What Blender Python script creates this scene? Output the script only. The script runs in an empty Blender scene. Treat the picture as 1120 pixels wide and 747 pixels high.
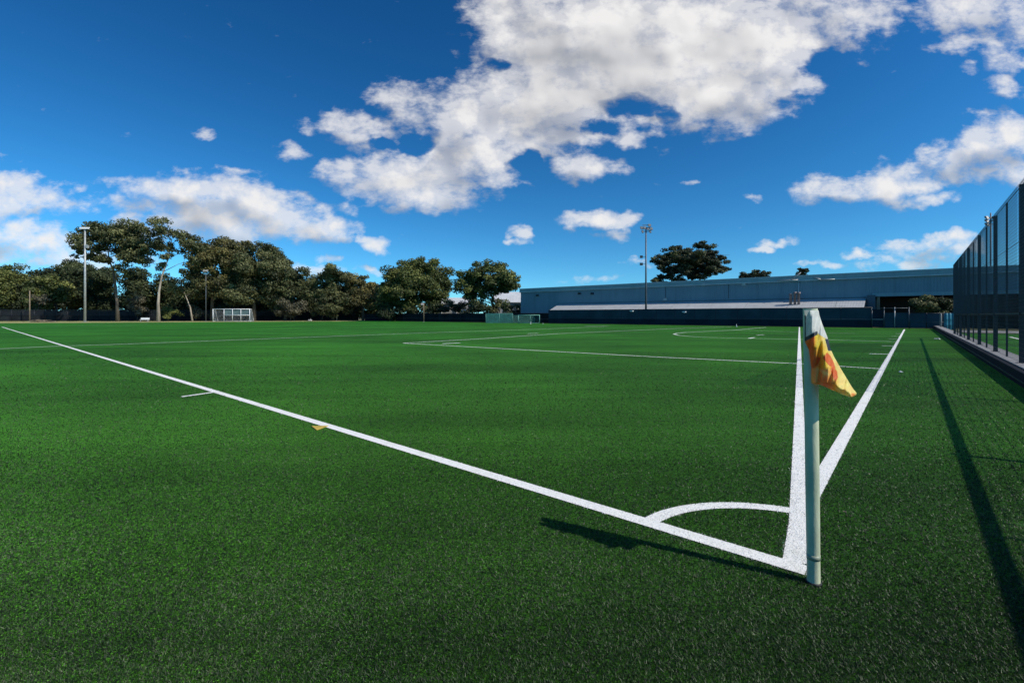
import bpy, bmesh, math, random
import numpy as np
from mathutils import Vector, Matrix
random.seed(7)
rng = np.random.default_rng(7)
R = math.radians
S = bpy.context.scene
COL = S.collection

# ------------------------------------------------------------------ survey of the place
F, EYE, HX, HY = 512.0, 1.5, 560.0, 345.0       # focal in photo pixels, eye height, horizon point
def P(x, y):                                     # sight line to a point on the ground
    d = y - HY
    return Vector(((x-HX)/d*EYE, F*EYE/d, 0.0))
def at(x, y, Y):                                 # sight line to a point at distance Y
    return Vector(((x-HX)/F*Y, Y, EYE+(HY-y)/F*Y))
O = P(884, 630)                                  # outer corner of the pitch
UA = Vector((-.76, .65, 0)); VC = Vector((.65, .76, 0))
def W(u, v, z=0.0):                              # pitch coordinates: u down the touchline, v along the goal line
    p = O + UA*u + VC*v
    return Vector((p.x, p.y, z))
ANG = math.atan2(.65, -.76)                      # local x = UA, local y = -VC

# ------------------------------------------------------------------ tagging helpers
def tag(o, label=None, cat=None, group=None, kind=None):
    if label: o['label'] = label
    if cat: o['category'] = cat
    if group: o['group'] = group
    if kind: o['kind'] = kind
    return o
def empty(name, loc, rz=0.0):
    o = bpy.data.objects.new(name, None); COL.objects.link(o)
    o.empty_display_size = .2
    o.location = loc; o.rotation_euler = (0, 0, rz)
    return o
def link(name, me, mats, parent=None):
    o = bpy.data.objects.new(name, me); COL.objects.link(o)
    for m in (mats if isinstance(mats, (list, tuple)) else [mats]): me.materials.append(m)
    if parent: o.parent = parent
    return o
def copy_tree(o, parent=None):
    c = o.copy(); COL.objects.link(c)
    if parent: c.parent = parent
    for ch in list(o.children): copy_tree(ch, c)
    return c

class MB:
    """collects boxes, tubes and faces, then links them as one mesh object"""
    def __init__(s): s.v = []; s.f = []; s.smooth = []
    def _add(s, vs, fs, sm=False):
        b = len(s.v); s.v += [tuple(p) for p in vs]
        s.f += [tuple(i+b for i in f) for f in fs]; s.smooth += [sm]*len(fs)
        return s
    def box(s, x0, x1, y0, y1, z0, z1):
        vs = [(x0,y0,z0),(x1,y0,z0),(x1,y1,z0),(x0,y1,z0),(x0,y0,z1),(x1,y0,z1),(x1,y1,z1),(x0,y1,z1)]
        return s._add(vs, [(3,2,1,0),(4,5,6,7),(0,1,5,4),(1,2,6,5),(2,3,7,6),(3,0,4,7)])
    def prism(s, poly, z0, z1):                   # poly: (x, y) counter-clockwise
        n = len(poly)
        vs = [(x,y,z0) for x,y in poly]+[(x,y,z1) for x,y in poly]
        return s._add(vs, [tuple(range(n-1,-1,-1)), tuple(range(n,2*n))]+[(i,(i+1)%n,n+(i+1)%n,n+i) for i in range(n)])
    def profile(s, prof, x0, x1):                 # prof: (y, z) outline run along x
        n = len(prof)
        vs = [(x0,y,z) for y,z in prof]+[(x1,y,z) for y,z in prof]
        return s._add(vs, [tuple(range(n)), tuple(range(2*n-1,n-1,-1))]+[(n+i,n+(i+1)%n,(i+1)%n,i) for i in range(n)])
    def tube(s, pts, rads, n=8, cap=True):
        pts = [Vector(p) for p in pts]
        if not isinstance(rads, (list, tuple)): rads = [rads]*len(pts)
        vs, fs = [], []
        for i, p in enumerate(pts):
            t = (pts[min(i+1,len(pts)-1)]-pts[max(i-1,0)]).normalized()
            a = t.cross(Vector((0,0,1)) if abs(t.z) < .95 else Vector((1,0,0))).normalized(); b = t.cross(a)
            for k in range(n):
                w = 2*math.pi*k/n
                vs.append(p+(a*math.cos(w)+b*math.sin(w))*rads[i])
        for i in range(len(pts)-1):
            for k in range(n):
                fs.append((i*n+k, i*n+(k+1)%n, (i+1)*n+(k+1)%n, (i+1)*n+k))
        s._add(vs, fs, True)
        if cap:
            b = len(s.v)-len(vs)
            s.f += [tuple(b+k for k in range(n-1,-1,-1)), tuple(b+(len(pts)-1)*n+k for k in range(n))]; s.smooth += [False]*2
        return s
    def face(s, vs): return s._add(vs, [tuple(range(len(vs)))])
    def build(s, name, mats, parent=None):
        me = bpy.data.meshes.new(name)
        me.from_pydata(s.v, [], s.f)
        me.polygons.foreach_set('use_smooth', s.smooth)
        bm = bmesh.new(); bm.from_mesh(me); bmesh.ops.recalc_face_normals(bm, faces=bm.faces); bm.to_mesh(me); bm.free()
        return link(name, me, mats, parent)

# ------------------------------------------------------------------ materials
class NT:
    def __init__(s, tree): s.t = tree
    def n(s, typ, **kw):
        nd = s.t.nodes.new(typ)
        for k, v in kw.items():
            if k.startswith('i_'): nd.inputs[k[2:]].default_value = v
            else: setattr(nd, k, v)
        return nd
    def l(s, a, b): s.t.links.new(a, b)
    def math(s, op, a, b=None, c=None, clamp=False):
        nd = s.n('ShaderNodeMath', operation=op, use_clamp=clamp)
        for i, x in enumerate((a, b, c)):
            if x is None: continue
            if isinstance(x, (int, float)): nd.inputs[i].default_value = x
            else: s.l(x, nd.inputs[i])
        return nd.outputs[0]
    def vm(s, op, a, b=None, c=None):
        nd = s.n('ShaderNodeVectorMath', operation=op)
        for i, x in enumerate((a, b, c)):
            if x is None: continue
            if isinstance(x, tuple): nd.inputs[i].default_value = x
            else: s.l(x, nd.inputs[i])
        return nd.outputs['Value'] if op in ('DOT_PRODUCT', 'LENGTH') else nd.outputs[0]
    def noise(s, vec, scale, detail=4, rough=.5, dims='3D'):
        nd = s.n('ShaderNodeTexNoise', noise_dimensions=dims)
        nd.inputs['Scale'].default_value = scale; nd.inputs['Detail'].default_value = detail; nd.inputs['Roughness'].default_value = rough
        s.l(vec, nd.inputs['Vector']); return nd
    def mixc(s, fac, a, b, blend='MIX'):
        nd = s.n('ShaderNodeMix', data_type='RGBA', blend_type=blend)
        for i, x in ((0, fac), (6, a), (7, b)):
            if isinstance(x, (int, float)): nd.inputs[i].default_value = x
            elif isinstance(x, tuple): nd.inputs[i].default_value = x if len(x) == 4 else x+(1,)
            else: s.l(x, nd.inputs[i])
        return nd.outputs[2]
    def ramp(s, fac, stops):
        nd = s.n('ShaderNodeValToRGB'); el = nd.color_ramp.elements
        while len(el) < len(stops): el.new(.5)
        for e, (p, c) in zip(el, stops): e.position = p; e.color = c if len(c) == 4 else c+(1,)
        s.l(fac, nd.inputs[0]); return nd.outputs[0]
    def maprange(s, x, a, b, c=0., d=1., smooth=True):
        nd = s.n('ShaderNodeMapRange', interpolation_type='SMOOTHSTEP' if smooth else 'LINEAR')
        s.l(x, nd.inputs[0])
        for i, v in enumerate((a, b, c, d)): nd.inputs[i+1].default_value = v
        return nd.outputs[0]

def new_mat(name):
    m = bpy.data.materials.new(name); m.use_nodes = True
    t = m.node_tree; b = t.nodes['Principled BSDF']
    return m, NT(t), b
def mat(name, col, rough=.6, var=.25, scale=3., metal=0., bump=0., spec=.5, stretch=None, col2=None):
    m, k, b = new_mat(name)
    tc = k.n('ShaderNodeTexCoord'); vec = tc.outputs['Object']
    if stretch: vec = k.vm('MULTIPLY', vec, stretch)
    nz = k.noise(vec, scale, 6, .6)
    c2 = col2 or tuple(c*(1-var) for c in col); c1 = tuple(min(1, c*(1+var*.5)) for c in col)
    k.l(k.mixc(k.maprange(nz.outputs[0], .3, .7), c2, c1), b.inputs['Base Color'])
    k.l(k.maprange(nz.outputs[0], .2, .8, rough*.85, min(1, rough*1.15)), b.inputs['Roughness'])
    b.inputs['Metallic'].default_value = metal; b.inputs['Specular IOR Level'].default_value = spec
    if bump:
        bp = k.n('ShaderNodeBump'); bp.inputs['Strength'].default_value = bump; bp.inputs['Distance'].default_value = .02
        k.l(k.noise(vec, scale*6, 3).outputs[0], bp.inputs['Height']); k.l(bp.outputs[0], b.inputs['Normal'])
    return m

def turf_mat():
    m, k, b = new_mat('turf')
    g = k.n('ShaderNodeNewGeometry').outputs['Position']
    fine = k.noise(g, 70, 3, .7); mid = k.noise(g, 9, 5, .65); big = k.noise(g, .16, 5, .6)
    al = k.n('ShaderNodeMapping'); k.l(g, al.inputs[0]); al.inputs['Rotation'].default_value = (0, 0, R(40)); al.inputs['Scale'].default_value = (.06, .42, 1)
    band = k.noise(al.outputs[0], 1.0, 4, .6)
    c = k.mixc(k.maprange(fine.outputs[0], .3, .72), (.008, .026, .003), (.038, .135, .009))
    c = k.mixc(k.maprange(mid.outputs[0], .3, .7, 0, .5), c, (.018, .070, .005))
    tone = k.math('MULTIPLY', k.maprange(big.outputs[0], .3, .7, .72, 1.25), k.maprange(band.outputs[0], .32, .68, .74, 1.22))
    sc = k.n('ShaderNodeVectorMath', operation='SCALE'); k.l(c, sc.inputs[0]); k.l(tone, sc.inputs['Scale'])
    k.l(sc.outputs[0], b.inputs['Base Color']); b.inputs['Roughness'].default_value = .8; b.inputs['Specular IOR Level'].default_value = .1
    k.l(k.math('MULTIPLY', tone, .52), b.inputs['Sheen Weight']); b.inputs['Sheen Roughness'].default_value = .24; b.inputs['Sheen Tint'].default_value = (.25, .85, .08, 1)
    bp = k.n('ShaderNodeBump'); bp.inputs['Strength'].default_value = .55; bp.inputs['Distance'].default_value = .03
    k.l(k.math('ADD', fine.outputs[0], k.noise(g, 22, 2).outputs[0]), bp.inputs['Height']); k.l(bp.outputs[0], b.inputs['Normal'])
    return m
def blade_mat(name, stops, rough=.45, spec=.35):
    m, k, b = new_mat(name)
    a = k.n('ShaderNodeAttribute', attribute_name='rnd').outputs['Fac']
    g = k.n('ShaderNodeNewGeometry').outputs['Position']
    al = k.n('ShaderNodeMapping'); k.l(g, al.inputs[0]); al.inputs['Rotation'].default_value = (0, 0, R(40)); al.inputs['Scale'].default_value = (.06, .42, 1)
    big = k.math('MULTIPLY_ADD', k.math('SUBTRACT', k.noise(al.outputs[0], 1.0, 4, .6).outputs[0], .5), .8, k.noise(g, .5, 5, .65).outputs[0])
    f = k.math('ADD', a, k.math('MULTIPLY', k.math('SUBTRACT', big, .52), 1.1), clamp=True)
    c = k.ramp(f, stops)
    k.l(c, b.inputs['Base Color']); b.inputs['Roughness'].default_value = rough; b.inputs['Specular IOR Level'].default_value = spec
    tr = k.n('ShaderNodeBsdfTranslucent'); k.l(c, tr.inputs[0])
    mx = k.n('ShaderNodeMixShader'); mx.inputs[0].default_value = .25
    k.l(b.outputs[0], mx.inputs[1]); k.l(tr.outputs[0], mx.inputs[2])
    k.l(mx.outputs[0], k.t.nodes['Material Output'].inputs[0])
    return m
def dirty_line(name, base, dirt):
    m, k, b = new_mat(name)
    g = k.n('ShaderNodeNewGeometry').outputs['Position']
    n1 = k.noise(g, 1.6, 6, .7).outputs[0]; n2 = k.noise(g, 18, 4, .7).outputs[0]
    c = k.mixc(k.maprange(n1, .5, .75, 0, .55), base, dirt)
    c = k.mixc(k.maprange(n2, .45, .8, 0, .4), c, dirt)
    k.l(c, b.inputs['Base Color']); b.inputs['Roughness'].default_value = .85; b.inputs['Specular IOR Level'].default_value = .15
    bp = k.n('ShaderNodeBump'); bp.inputs['Strength'].default_value = .5; bp.inputs['Distance'].default_value = .01
    k.l(k.noise(g, 90, 3).outputs[0], bp.inputs['Height']); k.l(bp.outputs[0], b.inputs['Normal'])
    return m
def leaf_mat(name, dark, mid, light):
    m, k, b = new_mat(name)
    a = k.n('ShaderNodeAttribute', attribute_name='rnd').outputs['Fac']
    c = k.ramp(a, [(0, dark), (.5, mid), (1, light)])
    k.l(c, b.inputs['Base Color']); b.inputs['Roughness'].default_value = .55; b.inputs['Specular IOR Level'].default_value = .25
    tr = k.n('ShaderNodeBsdfTranslucent'); k.l(c, tr.inputs[0])
    mx = k.n('ShaderNodeMixShader'); mx.inputs[0].default_value = .2
    k.l(b.outputs[0], mx.inputs[1]); k.l(tr.outputs[0], mx.inputs[2])
    k.l(mx.outputs[0], k.t.nodes['Material Output'].inputs[0])
    return m
def cladding_mat(name, c1, c2, pitch=.25, depth=.6, rough=.5):
    m, k, b = new_mat(name)
    tc = k.n('ShaderNodeTexCoord').outputs['Object']
    wv = k.n('ShaderNodeTexWave', wave_type='BANDS', bands_direction='X', wave_profile='SIN'); wv.inputs['Scale'].default_value = .314/pitch
    k.l(tc, wv.inputs['Vector'])
    st = k.vm('MULTIPLY', tc, (.25, 1, .12)); nz = k.noise(st, 1.3, 6, .65)
    st2 = k.vm('MULTIPLY', tc, (1.2, 1, .05)); n2 = k.noise(st2, 1.1, 5, .6)
    c = k.mixc(k.maprange(nz.outputs[0], .3, .7), c1, c2)
    c = k.mixc(k.maprange(n2.outputs[0], .45, .75, 0, .35), c, tuple(x*.6 for x in c1))
    k.l(c, b.inputs['Base Color']); b.inputs['Roughness'].default_value = rough
    bp = k.n('ShaderNodeBump'); bp.inputs['Strength'].default_value = depth; bp.inputs['Distance'].default_value = .03
    k.l(wv.outputs['Fac'], bp.inputs['Height']); k.l(bp.outputs[0], b.inputs['Normal'])
    return m

M = {}
M['turf'] = turf_mat()
M['line'] = dirty_line('line_paint', (.78,.775,.74), (.46,.47,.38))
M['old_line'] = dirty_line('worn_line_paint', (.54,.60,.50), (.25,.34,.20))
M['yellow_line'] = mat('yellow_line_paint', (.50,.36,.07), .8, .2, 9, spec=.2)
M['dirt'] = mat('dry_verge', (.34,.31,.14), .95, .35, .35, col2=(.20,.20,.07), spec=.1)
M['ground'] = mat('ground', (.07,.075,.04), .95, .4, .12, spec=.1)
M['blade'] = blade_mat('turf_fibre', [(0,(.002,.007,.002)),(.45,(.010,.031,.007)),(.8,(.044,.088,.028)),(1,(.145,.195,.095))])
M['wblade'] = blade_mat('white_fibre', [(0,(.52,.52,.49)),(.5,(.78,.775,.75)),(1,(.88,.88,.86))], .6, .2)
M['pole'] = mat('corner_pole', (.50,.53,.36), .5, .3, 7, bump=.12, spec=.4, stretch=(1,1,.35), col2=(.38,.42,.29))
M['polejoint'] = mat('corner_pole_joint', (.32,.36,.26), .5, .2, 9)
M['black'] = mat('black_tape', (.012,.012,.016), .6, .2, 20)
M['darkmetal'] = mat('dark_powder_coat', (.010,.013,.020), .45, .25, 5)
M['wire'] = mat('mesh_wire', (.030,.036,.046), .5, .2, 5)
M['kerbwall'] = mat('dark_kerb_wall', (.014,.016,.022), .9, .35, 2.0, bump=.3, col2=(.009,.011,.015), spec=.1)
M['concrete'] = mat('concrete', (.22,.212,.205), .85, .25, 3.0, bump=.3)
M['galv'] = mat('galvanised_steel', (.42,.43,.42), .45, .2, 2.5, metal=.3)
M['greypole'] = mat('grey_pole', (.10,.115,.13), .5, .2, 2.5, metal=.2)
M['white'] = mat('white_paint', (.72,.73,.72), .5, .1, 3)
M['lampglass'] = mat('lamp_glass', (.55,.58,.6), .15, .1, 3)
M['bluewall'] = cladding_mat('blue_cladding', (.135,.220,.270), (.160,.255,.310), .3)
M['fascia'] = cladding_mat('fascia_steel', (.20,.31,.34), (.24,.36,.39), .9, .2)
M['fascialight'] = mat('fascia_flashing', (.42,.50,.52), .45, .2, .6)
M['awning'] = cladding_mat('awning_sheet', (.38,.385,.385), (.46,.465,.465), .3, .25, .5)
M['awningedge'] = mat('awning_gutter', (.06,.09,.12), .5, .2, 2)
M['brick'] = mat('brown_brick', (.075,.042,.030), .9, .35, 4)
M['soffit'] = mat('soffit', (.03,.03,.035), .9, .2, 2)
M['screen'] = mat('shade_screen', (.036,.062,.080), .85, .3, .5, col2=(.027,.047,.062), spec=.1)
M['screenlow'] = mat('lower_screen', (.017,.027,.040), .85, .3, .5, spec=.1)
M['screenfar'] = mat('far_screen', (.016,.020,.022), .9, .5, .6, col2=(.008,.010,.013), spec=.1)
M['pipe'] = mat('flue_pipe', (.26,.20,.19), .5, .3, 4)
M['tan'] = mat('tan_post', (.25,.19,.12), .7, .2, 4)
M['teal'] = mat('teal_net', (.05,.24,.21), .7, .3, 1.5)
M['goalscreen'] = mat('goal_screen', (.11,.17,.17), .8, .3, 1.5)
M['tealbin'] = mat('teal_plastic', (.012,.14,.19), .4, .25, 3)
M['greenframe'] = mat('green_frame', (.11,.30,.25), .5, .2, 4)
M['netting'] = mat('white_net', (.5,.55,.56), .8, .1, 4)
M['bark_pale'] = mat('pale_bark', (.40,.34,.27), .85, .35, 1.2, stretch=(1,1,.3), col2=(.22,.18,.14))
M['bark_dark'] = mat('dark_bark', (.10,.08,.06), .9, .35, 1.2, stretch=(1,1,.3))
M['roofpale'] = cladding_mat('pale_roof', (.46,.47,.48), (.55,.56,.57), .4, .6)
M['wallpale'] = mat('pale_wall', (.30,.29,.27), .9, .2, 1)
M['board'] = mat('notice_board_face', (.46,.42,.41), .7, .15, 2)
M['boardmark'] = mat('notice_board_marks', (.16,.14,.15), .7, .15, 2)
M['wood'] = mat('weathered_wood', (.22,.17,.12), .85, .3, 3)
M['paper'] = mat('white_paper', (.75,.75,.73), .8, .1, 8)
LEAF = dict(
    gum=leaf_mat('gum_leaf', (0.0354,0.0425,0.0187), (0.0913,0.1013,0.0404), (0.2211,0.2205,0.0894)),
    dark=leaf_mat('dark_leaf', (0.0177,0.0261,0.0144), (0.0442,0.0588,0.0245), (0.1105,0.1274,0.0490)),
    green=leaf_mat('green_leaf', (0.0354,0.0490,0.0158), (0.0913,0.1111,0.0303), (0.2211,0.2287,0.0649)),
    warm=leaf_mat('warm_leaf', (0.0413,0.0425,0.0187), (0.1090,0.1045,0.0389), (0.2652,0.2205,0.0721)),
    pine=leaf_mat('pine_needle', (0.0177,0.0229,0.0129), (0.0442,0.0555,0.0245), (0.1179,0.1242,0.0519)),
    bare=leaf_mat('twiggy_leaf', (0.0516,0.0490,0.0317), (0.1105,0.1013,0.0649), (0.2063,0.1879,0.1225)))

# ------------------------------------------------------------------ camera, world, sun
cam = bpy.data.cameras.new('camera'); co = bpy.data.objects.new('camera', cam); COL.objects.link(co)
cam.sensor_fit = 'HORIZONTAL'; cam.sensor_width = 36; cam.lens = 36*F/1120
cam.shift_y = -(373.5-HY)/1120; cam.clip_end = 3000; cam.clip_start = .05
co.location = (0, 0, EYE); co.rotation_euler = (R(90), 0, 0)
S.camera = co
S.view_settings.view_transform = 'Standard'; S.view_settings.look = 'None'
S.view_settings.exposure = 0.0; S.view_settings.gamma = 1
S.view_settings.use_curve_mapping = False

SUN_EL = 43.0
sd = Vector((.871, -.492, 0)).normalized()*math.cos(R(SUN_EL)); sd.z = math.sin(R(SUN_EL))
sl = bpy.data.lights.new('sun', 'SUN'); sl.energy = 4.6; sl.angle = R(.53); sl.color = (1, .935, .83)
so = bpy.data.objects.new('sun', sl); COL.objects.link(so)
so.rotation_euler = sd.to_track_quat('Z', 'Y').to_euler()

# cloud puffs: (x, y, half width, half height, weight) along the sight lines of the photo
PUFFS = [
 # great cloud overhead
 (570,5,55,35,.9),(565,35,40,28,.8),(545,28,16,18,.55),(610,55,75,60,1.2),(680,55,95,75,1.3),(750,55,90,70,1.2),(820,45,75,60,1.1),(870,45,40,40,.8),
 (610,105,70,45,1.1),(560,115,60,40,1.0),(520,130,50,38,1.0),(790,105,70,36,1.1),(845,95,45,22,.9),(700,95,60,40,1.0),(770,125,50,18,.7),(880,85,26,12,.5),
 (650,130,30,26,.7),(600,150,48,22,.8),(540,160,45,28,.9),(495,160,42,34,.95),(540,192,30,12,.6),(500,180,40,22,.8),
 (720,120,14,18,.5),(710,125,12,10,.4),
 (480,120,26,14,.6),(470,110,14,10,.4),(430,112,22,20,.75),(445,128,24,16,.55),(432,135,12,14,.45),
 (455,190,50,24,1.0),(425,195,36,24,.9),(470,210,55,20,.95),(500,215,24,14,.6),(380,190,26,14,.7),(358,187,16,10,.6),(385,205,20,10,.5),
 (380,135,26,14,.75),(400,147,26,12,.75),(365,128,14,7,.5),(395,160,14,8,.4),(475,232,14,5,.5),
 (640,183,36,13,.95),(612,178,16,8,.7),(687,157,14,9,.75),(680,150,10,6,.4),
 (910,20,60,28,.7),(955,15,34,24,.6),(930,40,32,18,.45),(870,10,50,30,.7),
 # right hand clouds
 (1045,8,42,20,.7),(1090,10,50,30,.8),(1115,25,30,22,.7),(1050,46,28,10,.6),(1095,58,22,20,.6),(1115,65,16,10,.5),(1055,75,12,8,.45),(1103,95,18,9,.6),
 (905,208,34,14,.85),(885,203,14,7,.5),(940,210,24,12,.6),(970,205,32,17,.85),(985,188,26,14,.7),(1000,200,30,12,.75),(960,212,40,8,.6),
 (1024,217,22,7,.7),(1005,220,14,4,.5),(1045,175,36,20,.85),(1075,165,40,24,.9),(1105,150,40,24,.9),(1085,185,30,10,.7),(1040,190,26,8,.6),(1112,185,24,14,.75),(1118,165,24,20,.6),(1118,198,14,6,.6),
 (1040,263,34,8,.75),(1000,268,44,7,.65),(1015,276,44,9,.65),(985,287,36,7,.6),(1050,272,24,10,.7),(965,270,12,4,.4),
 (941,278,16,4.5,.7),(848,264,20,4.5,.75),(832,271,12,4,.7),(868,262,10,4,.5),(895,289,26,3,.5),(828,213,10,3,.4),
 (632,240,28,9,.9),(662,243,30,11,.9),(690,241,16,8,.75),(645,244,34,8,.7),(672,261,15,7,.8),(566,256,7,7,.7),(566,266,8,4,.6),(700,290,16,3,.4),(640,305,24,4,.4),(755,199,7,3,.35),(650,262,8,3,.3),
 # left hand clouds
 (170,207,30,13,.7),(205,208,45,15,.9),(245,215,50,18,1.0),(280,228,50,20,1.0),(310,243,45,18,.95),(345,251,38,13,.95),(215,235,60,22,.9),(260,250,60,18,.85),(170,225,28,12,.6),(140,222,26,10,.45),(115,222,30,9,.35),(100,200,30,6,.28),(215,250,30,8,.6),(155,240,30,10,.5),(372,250,12,7,.6),
 (15,200,26,14,.8),(25,220,46,17,.9),(5,215,30,22,.8),(60,228,12,9,.5),(15,255,46,14,.8),(50,265,40,14,.8),(70,280,46,12,.7),(10,280,50,16,.6),(150,255,30,12,.6),(100,285,60,10,.5),(-30,230,50,50,.8),
 (411,270,17,9,.9),(400,266,10,7,.6),(399,294,16,4,.7),(355,282,9,4,.6),(345,297,22,7,.5),(325,167,14,7,.5),(312,160,8,4,.35),(225,147,8,5,.4),(265,190,16,5,.3),(338,140,14,8,.3),(380,228,14,6,.35),
 (-120,190,90,50,.9),(-200,240,100,40,.8),(1250,100,90,50,.9),(1230,230,80,30,.8),(1350,200,90,40,.8)]

HOLES = [(618,160,16,9,.6),(575,178,10,12,.6),(860,112,22,10,.5),(412,160,16,7,.5),(692,116,38,17,1.0),(735,126,16,14,.6),(655,140,26,9,.6),(905,75,34,22,.8),(470,150,18,12,.6),(540,70,14,10,.6),(450,158,24,12,.7),(572,180,14,18,.7)]
w = bpy.data.worlds.new('World'); S.world = w; w.use_nodes = True
k = NT(w.node_tree); w.node_tree.nodes.clear()
dirv = k.n('ShaderNodeTexCoord').outputs['Generated']
sky = k.n('ShaderNodeTexSky', sky_type='NISHITA', sun_disc=False)
sky.sun_elevation = R(SUN_EL); sky.sun_rotation = math.atan2(.871, -.492)
sky.air_density = 1.0; sky.dust_density = .3; sky.ozone_density = 3.0; sky.altitude = 20
lift = k.vm('NORMALIZE', k.vm('ADD', k.vm('MULTIPLY', dirv, (1, 1, 1)), (0, 0, .085))); k.l(lift, sky.inputs[0])
hs = k.n('ShaderNodeHueSaturation'); hs.inputs['Saturation'].default_value = 1.22; hs.inputs['Value'].default_value = 1.0
tint = k.mixc(1.0, sky.outputs[0], (.86, 1.0, 1.04), 'MULTIPLY')
k.l(tint, hs.inputs['Color'])
gm = k.n('ShaderNodeGamma'); gm.inputs[1].default_value = 1.6; k.l(hs.outputs[0], gm.inputs[0])
skyc = k.mixc(1.0, gm.outputs[0], (.92, .77, .57), 'MULTIPLY')
SKYS = .091
sep = k.n('ShaderNodeSeparateXYZ'); k.l(dirv, sep.inputs[0])
yy = k.math('MAXIMUM', sep.outputs[1], .08)
uu = k.math('DIVIDE', sep.outputs[0], yy); vv = k.math('DIVIDE', sep.outputs[2], yy)
uv = k.n('ShaderNodeCombineXYZ'); k.l(uu, uv.inputs[0]); k.l(vv, uv.inputs[1]); uv = uv.outputs[0]
def sky_bg():
    b = k.n('ShaderNodeBackground'); b.inputs[1].default_value = SKYS; k.l(skyc, b.inputs[0]); return b.outputs[0]
def density(p, puffs, detail):
    w1 = k.noise(p, 7, 3, .55, '2D').outputs['Color']
    w2 = k.noise(p, 26, 3, .6, '2D').outputs['Color']
    q = k.vm('MULTIPLY_ADD', w1, (.075, .05, 0), k.vm('ADD', p, (-.0375, -.025, 0)))
    q = k.vm('MULTIPLY_ADD', w2, (.022, .018, 0), k.vm('ADD', q, (-.011, -.009, 0)))
    acc = None
    for (x, y, a, b, wt) in puffs:
        a /= F; b /= F; cx = (x-HX)/F; cy = (HY-y)/F
        d = k.vm('MULTIPLY_ADD', q, (1/a, 1/b, 0), (-cx/a, -cy/b, 0))
        r2 = k.vm('DOT_PRODUCT', d, d)
        e = k.math('MULTIPLY_ADD', r2, -wt*.55, wt*.95)
        if acc is None: acc = k.math('MAXIMUM', e, -.5)
        else:
            nd = k.n('ShaderNodeMath', operation='SMOOTH_MAX'); k.l(acc, nd.inputs[0]); k.l(e, nd.inputs[1]); nd.inputs[2].default_value = .22; acc = nd.outputs[0]
    for (x, y, a, b, wt) in HOLES:
        a /= F; b /= F; cx = (x-HX)/F; cy = (HY-y)/F
        d = k.vm('MULTIPLY_ADD', q, (1/a, 1/b, 0), (-cx/a, -cy/b, 0))
        e = k.math('MAXIMUM', k.math('MULTIPLY_ADD', k.vm('DOT_PRODUCT', d, d), -wt, wt), 0.0)
        acc = k.math('SUBTRACT', acc, e)
    pn = k.vm('MULTIPLY', p, (1, 1.35, 1))
    n = k.noise(pn, 12, detail, .60, '2D').outputs[0]
    nl = k.noise(pn, 6.5, 2.0, .5, '2D').outputs[0]
    return k.math('MULTIPLY_ADD', k.math('SUBTRACT', n, .5), 1.55, acc), acc, k.math('MULTIPLY_ADD', nl, 1.5, acc)
def cloudy(puffs):
    d0, base, s0 = density(uv, puffs, 6.5)
    d1, _, s1 = density(k.vm('ADD', uv, (.018, .034, 0)), puffs, 3)
    wn = k.noise(k.vm('MULTIPLY', uv, (.8, 1.5, 1)), 22, 5, .6, '2D').outputs[0]
    wisp = k.maprange(k.math('MULTIPLY_ADD', k.math('SUBTRACT', wn, .5), 2.2, base), -.08, .95, 0, .75)
    alpha = k.math('MAXIMUM', k.maprange(d0, .17, 1.12), wisp)
    lit = k.math('MULTIPLY_ADD', k.math('SUBTRACT', d0, d1), .09, k.math('SUBTRACT', s0, s1))
    thick = k.maprange(base, .55, 1.25)
    f = k.math('MULTIPLY_ADD', lit, .72, .84)
    f = k.math('MULTIPLY_ADD', thick, -.23, f)
    soft = k.noise(uv, 6.5, 3, .5, '2D').outputs[0]
    f = k.math('MULTIPLY_ADD', k.math('SUBTRACT', soft, .5), .5, f, clamp=True)
    low = k.maprange(vv, .0, .35, .88, 1.0)
    f = k.math('MULTIPLY', f, low)
    c = k.ramp(f, [(0, (.27,.30,.36)), (.38, (.44,.455,.49)), (.62, (.66,.66,.675)), (.9, (.90,.885,.875))])
    cb = k.n('ShaderNodeBackground'); k.l(c, cb.inputs[0]); cb.inputs[1].default_value = 1.0
    mx = k.n('ShaderNodeMixShader'); k.l(k.math('MULTIPLY', alpha, .97), mx.inputs[0]); k.l(sky_bg(), mx.inputs[1]); k.l(cb.outputs[0], mx.inputs[2])
    return mx.outputs[0]
edges = [-700, 330, 590, 840, 1900]
sh = sky_bg()
for i in range(4):
    x0, x1 = edges[i], edges[i+1]
    ps = [p for p in PUFFS if p[0]+p[2]*1.4+45 > x0 and p[0]-p[2]*1.4-45 < x1]
    inside = k.math('MULTIPLY', k.math('GREATER_THAN', uu, (x0-HX)/F), k.math('LESS_THAN', uu, (x1-HX)/F))
    inside = k.math('MULTIPLY', inside, k.math('LESS_THAN', vv, 1.1))
    inside = k.math('MULTIPLY', inside, k.math('MULTIPLY', k.math('GREATER_THAN', vv, -.02), k.math('GREATER_THAN', sep.outputs[1], .09)))
    mx = k.n('ShaderNodeMixShader'); k.l(inside, mx.inputs[0]); k.l(sh, mx.inputs[1]); k.l(cloudy(ps), mx.inputs[2]); sh = mx.outputs[0]
out = k.n('ShaderNodeOutputWorld'); k.l(sh, out.inputs[0])
w.cycles.sampling_method = 'MANUAL'; w.cycles.sample_map_resolution = 512

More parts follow.
